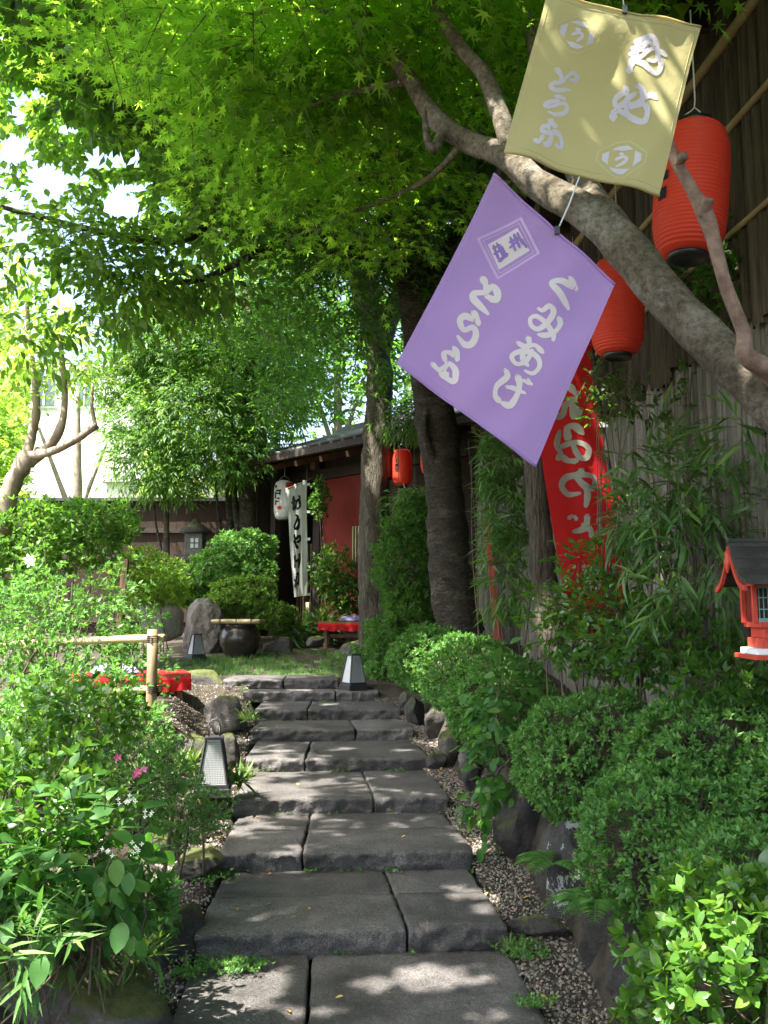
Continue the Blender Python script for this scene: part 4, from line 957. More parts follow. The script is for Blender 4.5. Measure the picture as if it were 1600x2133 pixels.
while y < 12:
    w = random.uniform(.06, .13); strip(y, w, 3.0 + random.uniform(-.05, .05), 5.45, .03 + random.uniform(0, .02), M['bark_strip'], 'bark_strip', i); y += w * .93; i += 1
def wallpole(px, py, r_, mat, y0=2.2, y1=11):
    X = None
    # find y on the wall plane for the pixel
    d = ray(px, py); t_ = (2.35 - .10) / (d.x + .088 * d.y); z = EYE.z + d.z * t_
    pts = []; rads = []; n = 26
    for k in range(n + 1):
        yy = y0 + (y1 - y0) * k / n; pts.append(Vector((wx(yy), yy, z)) + wn * .075); rads.append(r_ * (1.13 if k % 2 else 1))
    MB().tube(pts, rads, 9).build('bamboo_pole', mat, wall, True)
    return z
zp = wallpole(1495, 94, .030, M['bamboo_pole_dark']); wallpole(1550, 221, .020, M['bamboo_pole_dark']); wallpole(1555, 450, .016, M['bamboo_pole_dark'])
# eave over the wall
roofw = empty('wall_roof', (wx(6), 6, 5.4), 'dark timber eave over the bark wall in the top right corner', 'roof')
ze = zp + .32
a = Vector((wx(1.2), 1.2, ze)); b = Vector((wx(12), 12, ze))
MB().bar(a + wn * .12, b + wn * .12, 1.3, .06).build('roof_boards', M['wood_dark'], roofw)
MB().bar(a + wn * .12 + Vector((0, 0, .09)), b + wn * .12 + Vector((0, 0, .09)), 1.42, .10).build('roof_covering', M['roof_dark'], roofw)
yy = 1.6
while yy < 11.5:
    c = Vector((wx(yy), yy, ze - .075)); MB().bar(c - wn * .05, c + wn * .72, .05, .085).build('rafter', M['wood_dark'], roofw); yy += .45
MB().bar(a + wn * .66 + Vector((0, 0, -.14)), b + wn * .66 + Vector((0, 0, -.14)), .05, .05).build('eave_purlin', M['wood_dark'], roofw)

# ------------------------------------------------------------ little red shrine lantern at the right edge
sp = at(1513, 1370, 3.35); so = Vector((sp.x + .275, 3.45, sp.z)); srz = -.10; SS = .80
shr = empty('shrine_lantern', so, 'small red shrine-shaped lantern with green lattice window and dark gabled roof at the right edge', 'lantern')
sm = Matrix.Rotation(srz, 3, 'Z')
def SP(x, y, z): return so + sm @ (Vector((x, y, z)) * SS)
def sbox(c, size, mat, name, par=shr, rot=None): return MB().box(SP(*c), [q * SS for q in size], sm @ rot if rot else sm).build(name, mat, par, bevel=.0015)
sbox((0.02, 0, .0), (.44, .34, .022), M['red_paint'], 'shelf')
for k_ in range(5): sbox((-.10 + k_ * .08, -.165, -.018 - .006 * (k_ % 2)), (.05, .014, .022), M['red_paint'], 'scallop')
sbox((0.02, 0, .026), (.40, .27, .028), M['white_paint'], 'white_plinth')
sbox((0.02, 0, .065), (.34, .23, .048), M['red_paint'], 'plinth'); sbox((.02, 0, .115), (.31, .21, .05), M['red_paint'], 'lower_panel'); sbox((.02, 0, .152), (.36, .25, .026), M['red_paint'], 'sill')
for x in (-.17, .165):
    for y_ in (-.09, .09): sbox((x, y_, .255), (.022, .022, .19), M['red_paint'], 'post')
win = sbox((-.002, -.085, .252), (.31, .006, .172), M['wood_dark'], 'window')
sbox((-.002, -.093, .172), (.31, .012, .022), M['green_paint'], 'window_rail', win); sbox((-.002, -.093, .335), (.31, .012, .02), M['green_paint'], 'window_rail', win)
for k_ in range(15): sbox((-.15 + k_ * .0208, -.0935, .253), (.005, .006, .15), M['green_paint'], 'window_bar', win)
for z_ in (.225, .280): sbox((-.002, -.0965, z_), (.31, .004, .007), M['green_paint'], 'window_bar', win)
sbox((-.002, .085, .252), (.31, .006, .172), M['red_paint_old'], 'back_panel')
sbox((.02, -.115, .352), (.40, .02, .030), M['red_paint'], 'lintel'); sbox((.02, .115, .352), (.40, .02, .030), M['red_paint'], 'lintel'); sbox((-.15, 0, .352), (.022, .26, .028), M['red_paint'], 'tie_beam')
# gable faces the left (-x), ridge runs along x
for s_ in (-1, 1):
    V = []; n = 8
    for k_ in range(n + 1):
        t_ = k_ / n; yy = s_ * (.0 + .24 * t_); zz = .53 - .20 * t_ - .05 * math.sin(t_ * math.pi) ** 1 - (.0)
        V.append((yy, zz))
    def roofpiece(x0, x1, th, dz, mat, nm, tt=1.0):
        P = []; Fc = []
        for yy, zz in V:
            for xx in (x0, x1):
                P += [SP(xx, yy * tt, zz + dz), SP(xx, yy * tt, zz + dz - th)]
        for k_ in range(n):
            a_ = 4 * k_; b_ = a_ + 4
            Fc += [(a_, a_ + 2, b_ + 2, b_), (a_ + 1, b_ + 1, b_ + 3, a_ + 3), (a_, b_, b_ + 1, a_ + 1), (a_ + 2, a_ + 3, b_ + 3, b_ + 2)]
        Fc += [(0, 1, 3, 2), (4 * n, 4 * n + 2, 4 * n + 3, 4 * n + 1)]
        MB().add(P, Fc).build(nm, mat, shr)
    roofpiece(-.255, .32, .020, .03, M['roof_dark'], 'roof_slope', 1.06)
    roofpiece(-.262, -.245, .026, .006, M['red_paint'], 'bargeboard')
sbox((.03, 0, .562), (.57, .022, .018), M['roof_dark'], 'ridge')
for k_ in range(3): sbox((.03, -.06 - k_ * .06, .525 - k_ * .055), (.58, .006, .008), M['roof_dark'], 'roof_batten')
MB().add([SP(-.16, -.17, .36), SP(-.16, .17, .36), SP(-.16, 0, .53), SP(-.145, -.17, .36), SP(-.145, .17, .36), SP(-.145, 0, .53)], [(0, 2, 1), (3, 4, 5), (0, 1, 4, 3), (1, 2, 5, 4), (2, 0, 3, 5)]).build('gable_panel', M['red_paint_old'], shr)
MB().lathe([(0, -.04), (.012, -.028), (.022, -.008), (.024, .01), (.014, .026), (.02, .04), (0, .045)], SP(-.262, 0, .45), 10, Matrix.Diagonal((.5, 1, 1))).build('gable_pendant', M['red_paint'], shr, True)
MB().tube([SP(0, 0, -.01), SP(.02, .05, -.9)], .03, 8).build('post', M['wood_dark'], shr, True)

# ------------------------------------------------------------ hut
HA = Vector((-1.80, 15.0, 0)); hu = Vector((.70, -.714, 0)).normalized(); hv = Vector((.714, .70, 0)).normalized()
hut = empty('garden_hut', HA, 'dark-timbered red-walled hut with a deep eave behind the white banner', 'building')
hm = Matrix((hu, hv, Vector((0, 0, 1)))).transposed()
def HP(u, v, z): return HA + hu * u + hv * v + Vector((0, 0, z))
def hbox(c, size, mat, name, par=hut, bevel=0): return MB().box(HP(*c), size, hm).build(name, mat, par, bevel=bevel)
def hu_at(px):
    """u of the wall plane v=.45 seen at pixel column px"""
    best = 0; bd = 1e9
    for k_ in range(0, 600):
        u = k_ * .01 - .5; p = HP(u, .45, 2.5); x = proj([p])[0][0]
        if abs(x - px) < bd: bd = abs(x - px); best = u
    return best
ucor = hu_at(665); zt = 4.15
ured = hu_at(800); hbox(((ucor + ured) / 2 + .05, .50, 1.1 + 1.35), (ured - ucor - .05, .10, 2.75), M['red_wall'], 'red_wall')
for k_ in range(12): hbox((ured + .16 + k_ * .22, .50, 2.45), (.212, .07, 2.75), M['fence_brown'], 'shade_wall_board')  # dark boards added so this wall end's shade sits in the colour
hbox((ured + .03, .46, 2.6), (.12, .14, 3.0), M['wood_dark'], 'corner_post')
hbox((ucor, .46, 2.6), (.17, .17, 3.2), M['wood_dark'], 'corner_post')
hbox((ucor, .40, 4.02), (.13, .22, .16), M['wood_brown'], 'beam_end')
hbox((-.0, 1.9, 2.6), (.14, .14, 3.2), M['wood_dark'], 'corner_post')
hbox((-.2, .1, 2.55), (.13, .13, 3.0), M['wood_dark'], 'porch_post')
hbox((2.0, .44, 3.85), (5.2, .12, .18), M['wood_dark'], 'wall_plate'); hbox((2.25, .52, 4.11), (5.4, .05, .34), M['wood_dark'], 'frieze_board'); hbox((-.40, .72, 2.70), (.05, 1.8, 3.2), M['wood_dark'], 'side_boarding')
hbox((ucor / 2 + .2, 1.4, 2.85), (ucor + 1.2, .06, 3.5), M['wood_dark'], 'rear_boarding'); hbox((ucor - .02, 1.0, 2.65), (.06, .85, 3.1), M['wood_dark'], 'side_boarding')
hbox((2.0, .35, .95 + .15), (4.8, .25, .36), M['rock_dark'], 'foundation')
for k_ in range(9):
    u = -.35 + k_ * .62; MB().bar(HP(u, -.35, 3.92), HP(u, 1.7, 4.55), .06, .09).build('rafter', M['wood_brown'], hut)
MB().add([HP(-.55, -.45, 3.98), HP(5.2, -.45, 3.98), HP(5.2, 2.0, 4.85), HP(-.55, 2.0, 4.85), HP(-.55, -.45, 4.06), HP(5.2, -.45, 4.06), HP(5.2, 2.0, 4.93), HP(-.55, 2.0, 4.93)],
         [(3, 2, 1, 0), (4, 5, 6, 7), (0, 1, 5, 4), (1, 2, 6, 5), (2, 3, 7, 6), (3, 0, 4, 7)]).build('roof_deck', M['wood_dark'], hut)
MB().add([HP(-.6, 2.0, 4.85), HP(5.2, 2.0, 4.85), HP(5.2, 4.2, 3.9), HP(-.6, 4.2, 3.9), HP(-.6, 2.0, 4.93), HP(5.2, 2.0, 4.93), HP(5.2, 4.2, 3.98), HP(-.6, 4.2, 3.98)],
         [(3, 2, 1, 0), (4, 5, 6, 7), (0, 1, 5, 4), (1, 2, 6, 5), (2, 3, 7, 6), (3, 0, 4, 7)]).build('roof_deck', M['wood_dark'], hut)
hbox((2.3, 2.0, 4.99), (5.9, .22, .16), M['tile'], 'ridge_tile')
for k_ in range(22):      # tile rolls down the near slope
    u = -.5 + k_ * .27
    MB().tube([HP(u, -.5, 4.085), HP(u, .8, 4.535), HP(u, 1.98, 4.955)], .055, 8).build('roof_tile_row', M['tile'], hut, True)
hbox((2.3, -.48, 4.04), (5.85, .05, .10), M['wood_dark'], 'fascia')
uw = hu_at(742); lat = hbox((uw + .2, .43, 2.62), (.50, .05, .62), M['wood_dark'], 'window')
for k_ in range(7): hbox((uw + k_ * .066, .39, 2.62), (.022, .03, .58), M['bamboo'], 'window_bar', lat)
hbox((ucor - .35, .42, 2.3), (.04, .04, 2.4), M['bamboo_pole_dark'], 'door_pole')
for k_ in range(5): hbox((ucor - .62 + .09 * k_, .5, 1.95), (.03, .03, 1.5), M['wood_brown'], 'door_lattice_bar')

# red bench in front of the hut
def bench(c, w, d, h, rz, label, cushion, cl, drop=.10):
    root = empty('red_bench', c, label, 'bench', 'benches covered with red cloth'); m = Matrix.Rotation(rz, 3, 'Z'); c = Vector(c)
    def P(x, y, z): return c + m @ Vector((x, y, z))
    for x in (-1, 1):
        for y_ in (-1, 1): MB().box(P(x * (w / 2 - .08), y_ * (d / 2 - .07), h / 2), (.05, .05, h), m).build('leg', M['wood_brown'], root)
    MB().box(P(0, 0, h * .5), (w - .2, .035, .05), m).build('stretcher', M['wood_brown'], root)
    MB().box(P(0, 0, h + .012), (w, d, .03), m).build('seat', M['wood_brown'], root)
    V = []; Fc = []; n = 24; L_ = [(-d / 2 - .012, -drop), (-d / 2 - .010, -.02), (-d / 2 + .01, .034), (0, .036), (d / 2 - .01, .034), (d / 2 + .010, -.02), (d / 2 + .012, -drop)]
    for i in range(n + 1):
        x = -w / 2 - .015 + (w + .03) * i / n
        for j, (yy, zz) in enumerate(L_):
            e = .008 * math.sin(i * 1.9 + j) if j in (0, 6) else 0
            V.append(P(x, yy + e, h + zz + (.01 * math.sin(i * .9) if j in (0, 6) else 0)))
    for i in range(n):
        for j in range(6): k = i * 7 + j; Fc.append((k, k + 7, k + 8, k + 1))
    for s_, i in ((1, 0), (-1, n)):
        b0 = len(V); x = -w / 2 - .02 + (w + .04) * (i / n)
        for yy, zz in L_[1:-1]: V.append(P(x, yy, h - drop))
        a0 = i * 7
        for j in range(4): Fc.append((a0 + 1 + j, a0 + 2 + j, b0 + j + 1, b0 + j))
    MB().add(V, Fc).build('red_cover', M['red_cloth'], root, False)
    cu = P(cushion[0], cushion[1], h + .036); V = []
    mb = MB(); N = 14
    for j in range(N + 1):
        for i in range(N + 1):
            x = (i / N - .5); y_ = (j / N - .5); q = (1 - (2 * abs(x)) ** 3) * (1 - (2 * abs(y_)) ** 3); V.append(cu + m @ Vector((x * .44, y_ * .40, .012 + .075 * q ** .5)))
    nn = len(V); V += [Vector((v.x, v.y, cu.z + .004)) for v in V]
    F2 = [(j * (N + 1) + i, j * (N + 1) + i + 1, (j + 1) * (N + 1) + i + 1, (j + 1) * (N + 1) + i) for j in range(N) for i in range(N)]
    F2 += [tuple(q + nn for q in f[::-1]) for f in F2]
    o = mb.add(V, F2).build('cushion', M[cl], None, True); return root, o
_, cu = bench((at(735, 1340, 13.3).x, 13.3, 1.0), .95, .45, .36, -.05, 'low bench under a red cloth before the red hut wall', (.02, 0), 'cushion')
tag(cu, 'dark blue patterned cushion on the red bench in front of the hut', 'cushion')
_, cu = bench((at(262, 1440, 8.6).x, 8.75, .54), 1.05, .60, .36, .35, 'wide bench under a red cloth behind the bamboo rail post on the left', (-.15, 0), 'cushion_purple', .13)
tag(cu, 'pale purple patterned cushion on the red bench behind the bamboo rail', 'cushion')

# ------------------------------------------------------------ bamboo rail fence on the left
rl = empty('bamboo_rail_fence', at(316, 1580, 6.3), 'short bamboo post and rail fence with black cord lashings left of the steps', 'fence')
rp = [at(318, 1312, 6.3), at(317, 1400, 6.3), at(314, 1500, 6.3), at(316, 1610, 6.3)]
MB().tube(rp, [.036, .036, .037, .038], 14).build('post', M['wood_post'], rl, True)
MB().tube([rp[0] + Vector((0, 0, -.002)), rp[0] + Vector((0, 0, .004))], .0345, 14).build('post_top', M['bamboo'], rl, True)
for (x0, y0, x1, y1, r_) in ((-60, 1345, 342, 1328, .026), (120, 1445, 335, 1434, .022)):
    a = at(x0, y0, 6.7); b = at(x1, y1, 6.36); pts = [a.lerp(b, t_) + Vector((0, -.0, 0)) for t_ in np.linspace(0, 1, 13)]
    MB().tube(pts, [r_ * (1.1 if k_ % 4 == 2 else 1) for k_ in range(13)], 12).build('rail', M['bamboo'], rl, True)
for py in (1331, 1436):
    for k_ in range(4):
        c = at(318, py - 6 + k_ * 4, 6.3); MB().lathe([(.040, -.004), (.0425, 0), (.040, .004)], c, 14).build('lashing', M['ink'], rl, True)
MB().tube([at(60, 1300, 6.6), at(60, 1500, 6.6)], .034, 12).build('post', M['wood_post'], rl, True)
st = empty('wooden_stake', at(252, 1420, 7.4), 'thin brown wooden stake among the azaleas behind the bamboo rail', 'stake')
MB().bar(at(262, 1165, 7.4), at(240, 1420, 7.4), .05, .05).build('stake_shaft', M['wood_brown'], st)
rpst = empty('red_post', at(1030, 1340, 8.3), 'narrow dark red wooden post in the bamboo shade behind the leaning tree', 'post')
MB().bar(at(1014, 1090, 8.3), at(1034, 1345, 8.3), .03, .035).build('post_front', M['red_paint_old'], rpst)
MB().bar(at(1026, 1160, 8.42), at(1044, 1345, 8.42), .05, .02).build('post_board', M['red_paint_old'], rpst)

# ------------------------------------------------------------ back fence, stone lantern, buildings
bf = empty('board_fence', (-5, 16.6, 1.2), 'long brown board fence with a capped top across the back of the garden', 'fence')
z0 = 1.1; zt_ = at(300, 1045, 16.6).z
x = -9.5
while x < -1.7:
    MB().box((x + .14, 16.6 + random.uniform(-.004, .004), (z0 + zt_) / 2), (.276, .03, zt_ - z0)).build('board', M['fence_brown'], bf); x += .28
MB().box((-5.6, 16.58, zt_ + .03), (8.0, .22, .06)).build('cap', M['tile'], bf)
for zz in (zt_ - .55, zt_ - 1.05, z0 + .3): MB().box((-5.6, 16.555, zz), (7.8, .05, .09)).build('rail', M['wood_dark'], bf)
slp = at(405, 1200, 15); sl_ = empty('stone_lantern', slp, 'grey stone garden lantern with a small lit-looking window against the back fence', 'stone lantern')
c = slp.copy()
MB().lathe([(.30, 0), (.30, .12), (.16, .16), (.14, .30), (.24, .36), (.26, .42)], c - Vector((0, 0, .1)), 8).build('pedestal', M['rock_grey'], sl_)
MB().box(c + Vector((0, 0, .52)), (.30, .30, .40)).build('firebox', M['rock_grey'], sl_, bevel=.01)
MB().lathe([(.0, .26), (.05, .25), (.09, .18), (.27, .04), (.26, 0), (0, .02)], c + Vector((0, 0, .72)), 6).build('roof', M['rock_dark'], sl_, True)  # darker stone than the firebox: shade on the roof put into its colour
wn_ = MB().box(c + Vector((.02, -.153, .55)), (.13, .012, .16)).build('window', M['paper'], sl_)
for dx, dz, sx, sz in ((0, 0, .02, .16), (0, 0, .13, .02)): MB().box(c + Vector((.02 + dx, -.162, .55 + dz)), (sx, .008, sz)).build('window_bar', M['rock_grey'], wn_)
def building(name, label, x0, x1, y0, z1, wins, mat=M['plaster'], depth=6):
    root = empty(name, ((x0 + x1) / 2, y0, 1.2), label, 'building')
    MB().box(((x0 + x1) / 2, y0 + depth / 2, z1 / 2 + .6), (x1 - x0, depth, z1 - 1.2)).build('wall', mat, root)
    MB().box(((x0 + x1) / 2, y0 + depth / 2, z1 + .06), (x1 - x0 + .3, depth + .3, .16)).build('parapet', mat, root)
    for (wx_, wz, ww, wh) in wins:
        f = MB().box((wx_, y0 - .02, wz), (ww + .14, .08, wh + .14)).build('window', M['white_paint'], root)
        MB().box((wx_, y0 - .07, wz), (ww, .03, wh)).build('pane', M['glass'], f); MB().box((wx_, y0 - .09, wz), (.05, .03, wh)).build('mullion', M['white_paint'], f)
    return root
b = at(95, 808, 27); b2 = at(40, 850, 27)
building('pale_house', 'sun-bleached pale two-storey house beyond the garden on the left', -15, -7.9, 27, at(200, 770, 27).z, [(b.x, b.z, .62, 1.15), (b.x + 1.25, b.z, .5, 1.15), (b2.x - .2, b2.z, .7, 1.0), (b.x - 3, b.z, .7, 1.1)])
building('white_annex', 'low white building seen in slivers behind the board fence and the evergreen trunks', -7.6, -.6, 24, at(520, 1003, 24).z, [(-5.8, 3.4, .8, .8)])
rail = empty('roof_railing', (-4, 23.9, at(520, 1003, 24).z), 'dark thin metal railing on the low white building', 'railing')
zr = at(520, 1003, 24).z + .14
for zz in (zr + .45, zr + .9): MB().tube([(-7.5, 24, zz), (-.8, 24, zz)], .025, 6).build('rail', M['iron'], rail)
for k_ in range(8): MB().tube([(-7.4 + k_ * .93, 24, zr), (-7.4 + k_ * .93, 24, zr + .9)], .022, 6).build('baluster', M['iron'], rail)


# ------------------------------------------------------------ trees
VF = [(1035, 0, 1470, 430, 2.35), (815, 360, 1300, 985, 2.35), (1350, 180, 1530, 600, 3.6), (1225, 500, 1350, 770, 4.6), (1100, 730, 1330, 1150, 5.3)]
VH = VF + [(590, 880, 760, 1260, 13.6), (440, 1280, 560, 1380, 12), (575, 960, 660, 1252, 14.7), (770, 920, 905, 1015, 11.4), (660, 1280, 760, 1345, 13)]
SKY = [(0, 270, 70, 330, 30), (120, 350, 190, 380, 30), (220, 370, 320, 400, 30), (330, 400, 380, 440, 30), (250, 300, 290, 330, 30), (320, 330, 350, 350, 30), (60, 180, 110, 215, 30), (390, 140, 420, 160, 30), (100, 600, 170, 640, 30), (560, 330, 590, 345, 30), (10, 480, 60, 500, 30), (60, 330, 130, 400, 30), (170, 300, 300, 350, 30), (210, 400, 300, 450, 30), (20, 180, 60, 260, 30), (290, 230, 330, 270, 30), (270, 730, 330, 870, 14), (60, 870, 240, 1030, 14), (590, 860, 670, 895, 14), (120, 250, 170, 290, 30), (330, 160, 370, 180, 30)]
def pb(px, py, Y, rx, ry, rz, w=1.0):
    p = at(px, py, Y); return (p.x, p.y, p.z, rx, ry, rz, w)
def P3(L_): return [at(*p) for p in L_]

# 1 maple that leans in from the right
mtrunk = ([Vector((1.95, 2.6, .35)), Vector((1.75, 2.45, 1.1)), at(1760, 990, 2.45)] + P3([(1600, 838, 2.5), (1480, 712, 2.6), (1385, 618, 2.7), (1300, 512, 2.8), (1210, 436, 2.9), (1125, 386, 3.0), (1050, 325, 3.1), (970, 292, 3.3), (905, 245, 3.4), (855, 170, 3.5), (800, 85, 3.6), (730, -20, 3.8), (640, -150, 4.0)]),
          [.12, .09, .076, .066, .063, .065, .069, .058, .051, .044, .042, .038, .032, .026, .018, .010])
mbr = [(P3([(1300, 505, 2.82), (1245, 425, 2.95), (1200, 355, 3.1), (1150, 230, 3.3), (1110, 90, 3.5), (1080, -80, 3.8)]), [.06, .048, .042, .034, .026, .014]),
       (P3([(1075, 345, 3.06), (1045, 250, 3.1), (1010, 160, 3.2), (950, 85, 3.3), (890, -10, 3.4), (800, -130, 3.6)]), [.036, .034, .03, .026, .02, .012]),
       (P3([(1700, 900, 2.44), (1620, 790, 2.40), (1555, 742, 2.36), (1548, 690, 2.35), (1510, 590, 2.33), (1488, 500, 2.32), (1470, 450, 2.32), (1440, 390, 2.32), (1402, 320, 2.32), (1390, 270, 2.32)]), [.04, .032, .026, .019, .018, .019, .024, .016, .015, .010], M['bark_red']),
       (P3([(1462, 452, 2.32), (1476, 412, 2.29)]), [.018, .017], M['bark_red']), (P3([(1412, 342, 2.32), (1426, 322, 2.29)]), [.014, .013], M['bark_red']),
       (P3([(925, 262, 3.36), (905, 310, 3.3), (890, 290, 3.28), (885, 230, 3.26)]), [.022, .018, .014, .010]),
       (P3([(905, 245, 3.4), (780, 120, 3.9), (600, 130, 4.3), (420, 170, 4.7)]), [.022, .015, .010, .006]),
       (P3([(855, 170, 3.5), (700, 200, 3.8), (560, 260, 4.1)]), [.016, .012, .006]), (P3([(800, 85, 3.6), (650, 20, 3.6), (450, 40, 3.9)]), [.016, .011, .006]),
       (P3([(970, 292, 3.3), (880, 380, 4.0), (740, 440, 4.8), (600, 500, 5.4)]), [.016, .012, .009, .005]),
       (P3([(1600, 838, 2.5), (1700, 400, 2.3), (1650, -50, 2.0), (1400, -500, 1.5), (900, -900, 1.2)]), [.06, .05, .045, .035, .02])]
mapleblobs = [pb(300, 60, 4.6, .8, .7, .22, 1.1), pb(480, 150, 4.0, .7, .6, .2, 1.4), pb(620, 60, 3.6, .7, .6, .2, 1.3), pb(650, 230, 4.2, .7, .6, .22, 1.3), pb(820, 140, 3.9, .6, .5, .2, 1), pb(800, 330, 4.4, .6, .6, .22),
              pb(980, 40, 3.6, .5, .5, .2), pb(560, 360, 5.0, .7, .6, .25), pb(740, 450, 5.0, .6, .5, .25), pb(420, -60, 4.0, .9, .8, .25), pb(1080, 150, 4.2, .4, .4, .3, .7), pb(900, -80, 3.3, .8, .7, .2), pb(1220, -60, 3.4, .5, .5, .2), pb(950, 230, 4.6, .4, .4, .25, .7)]
tree('maple_tree', 'maple leaning in from the right edge, thick tan trunk and fresh star-shaped leaves', (1.95, 2.6, .4), mtrunk, mbr, M['bark_maple'],
     [dict(blobs=mapleblobs, n=2900, k=5, tl=.22, size=.070, proto='maple', mat=M['l_maple'], single=300, up=.9, fn=.3, flat=.3, droop=.15, shell=.1, views=VF, gap=-.45),
      dict(blobs=[(-.5, 1.2, 4.6, 1.4, 2.2, .35), (-1.4, 1.0, 4.9, 1.4, 2.0, .35), (.8, 3.6, 5.2, 1.8, 1.6, .3), (-1.0, -1.6, 5.0, 2.2, 1.8, .3), (-2.7, 1.4, 5.6, 1.2, 1.9, .35), (-2.6, 3.2, 6.0, 1.1, 1.3, .35), (-3.9, .6, 6.2, .9, 1.6, .35), (-2.6, -.8, 5.6, 1.2, 1.2, .35)], n=9500, k=5, tl=.3, size=.15, proto='rnd', mat=M['l_maple'], up=.9, shell=.05, views=VF)], wob=.18)  # second crown: overhead leaves out of view, added to shade steps and left plants

# 2 dark leaning trunk in the middle
tA = (P3([(975, 1360, 9.6), (958, 1310, 9.6), (935, 1150, 9.6), (925, 1000, 9.6), (905, 850, 9.6), (880, 700, 9.6), (862, 560, 9.5), (850, 430, 9.4), (880, 250, 9.4), (900, 50, 9.3), (920, -150, 9.2)]), [.33, .25, .225, .21, .215, .22, .20, .18, .15, .12, .08])
brA = [(P3([(850, 590, 9.5), (800, 550, 9.3), (720, 520, 9.0), (650, 492, 8.7), (560, 515, 8.4), (440, 575, 8.0), (360, 590, 7.8)]), [.09, .07, .055, .05, .04, .03, .02]),
       (P3([(660, 495, 8.7), (640, 440, 8.6), (600, 380, 8.4)]), [.03, .022, .012]), (P3([(905, 600, 9.5), (960, 480, 9.2), (985, 380, 9.0), (1010, 200, 8.8)]), [.14, .12, .09, .05]),
       (P3([(918, 985, 9.5), (892, 930, 9.4), (885, 880, 9.4), (905, 800, 9.5)]), [.05, .045, .04, .03])]
tree('dark_tree', 'big tree with a dark leaning trunk in the middle, right of the two small lanterns', tA[0][0], tA, brA, M['bark_dark'],
     [dict(blobs=[pb(900, 330, 9.0, 1.3, 1.0, .7), pb(700, 600, 9.6, .9, .9, .6, .9), pb(1050, 560, 9.0, .8, .8, .8, .8), pb(760, 430, 8.8, 1.2, 1.0, .6), pb(1000, 120, 8.5, 1.5, 1.2, .8), pb(780, 720, 11.0, .5, .6, .5, .6), pb(1150, 330, 8.2, .8, .8, .8), pb(640, 830, 12.4, .8, .6, .3, .7), pb(560, 700, 11.5, .8, .6, .5, .8), pb(700, 480, 9.6, 1.0, .8, .5, 1), pb(600, 300, 9.2, 1.2, .9, .7, .8)],
           n=9200, k=5, tl=.28, size=.086, proto='simple', mat=M['l_dark'], shell=.25, views=VH + SKY, gap=-.5),
      dict(blobs=[(0, 7, 6.6, 3.0, 2.6, .5), (1.2, 9.5, 7.0, 2.6, 2.4, .5), (-1.2, 9, 7.2, 2.2, 2.2, .5), (-2.6, 6, 6.8, 1.6, 1.8, .45), (-2.2, 7.8, 6.9, 1.4, 1.3, .4)], n=8000, k=5, tl=.3, size=.165, proto='rnd', mat=M['l_dark'], shell=.05, up=.9)])  # second crown: high leaves added to throw shade on steps and landing
# 3 furrowed trunk and its long limb to the upper left
tB = (P3([(785, 1350, 12), (780, 1250, 12), (776, 1100, 12), (782, 950, 12), (790, 820, 12), (785, 720, 11.9), (745, 560, 11.6), (690, 400, 11.2), (650, 290, 10.8), (610, 180, 10.5), (560, 20, 10.2), (520, -150, 10)]), [.24, .21, .19, .185, .18, .17, .165, .15, .13, .10, .07, .04])
brB = [(P3([(650, 300, 10.8), (560, 290, 10.0), (470, 280, 9.4), (370, 252, 8.8), (270, 215, 8.3), (170, 160, 7.9), (120, 90, 7.7), (50, 10, 7.5)]), [.10, .085, .08, .07, .06, .055, .05, .035]),
       (P3([(165, 165, 7.9), (110, 90, 7.8), (60, 85, 7.6)]), [.04, .03, .02]), (P3([(560, 290, 10), (470, 420, 9.0), (380, 500, 8.2), (200, 480, 7.6), (0, 430, 7.2)]), [.05, .045, .04, .03, .02]),
       (P3([(800, 720, 11.9), (830, 600, 11.8), (850, 450, 11.6)]), [.11, .09, .05])]
broadblobs = [pb(120, 120, 7.8, 1.0, .9, .45, 1), pb(60, 380, 7.6, .6, .7, .35, .8), pb(350, 380, 8.2, .9, .8, .35), pb(130, 540, 7.4, 1.0, .8, .28, 1.2), pb(360, 560, 7.8, .9, .8, .28, 1.2), pb(480, 450, 8.4, .8, .8, .4), pb(230, 640, 7.6, .8, .7, .22), pb(60, 700, 7.4, .5, .5, .25, .8), pb(350, 230, 8.4, 1.0, .8, .4), pb(520, 620, 8.8, .6, .6, .25, .8), pb(150, 260, 8.0, .8, .6, .3, .5), pb(200, 20, 7.6, 1.4, 1, .4)]
tree('cherry_tree', 'grey furrowed trunk by the hut whose long dark limb reaches over the upper left', tB[0][0], tB, brB, M['bark_furrow'],
     [dict(blobs=broadblobs, n=3300, k=4, tl=.26, size=.105, proto='oval', mat=M['l_broad'], single=200, up=.7, fn=.4, shell=.15, views=SKY + VF, gap=-.22, hang=.5),
      dict(views=SKY, blobs=[(-2.4, 12.2, 7.8, 2.0, 1.8, .5), (-3.2, 10.0, 7.4, 1.6, 1.4, .4), (-5.5, 11.0, 8.4, 1.3, 1.4, .35)], n=3800, k=4, tl=.3, size=.15, proto='rnd', mat=M['l_broad'], shell=.05)])  # second crown: high leaves added to shade the hut wall and grey boulder
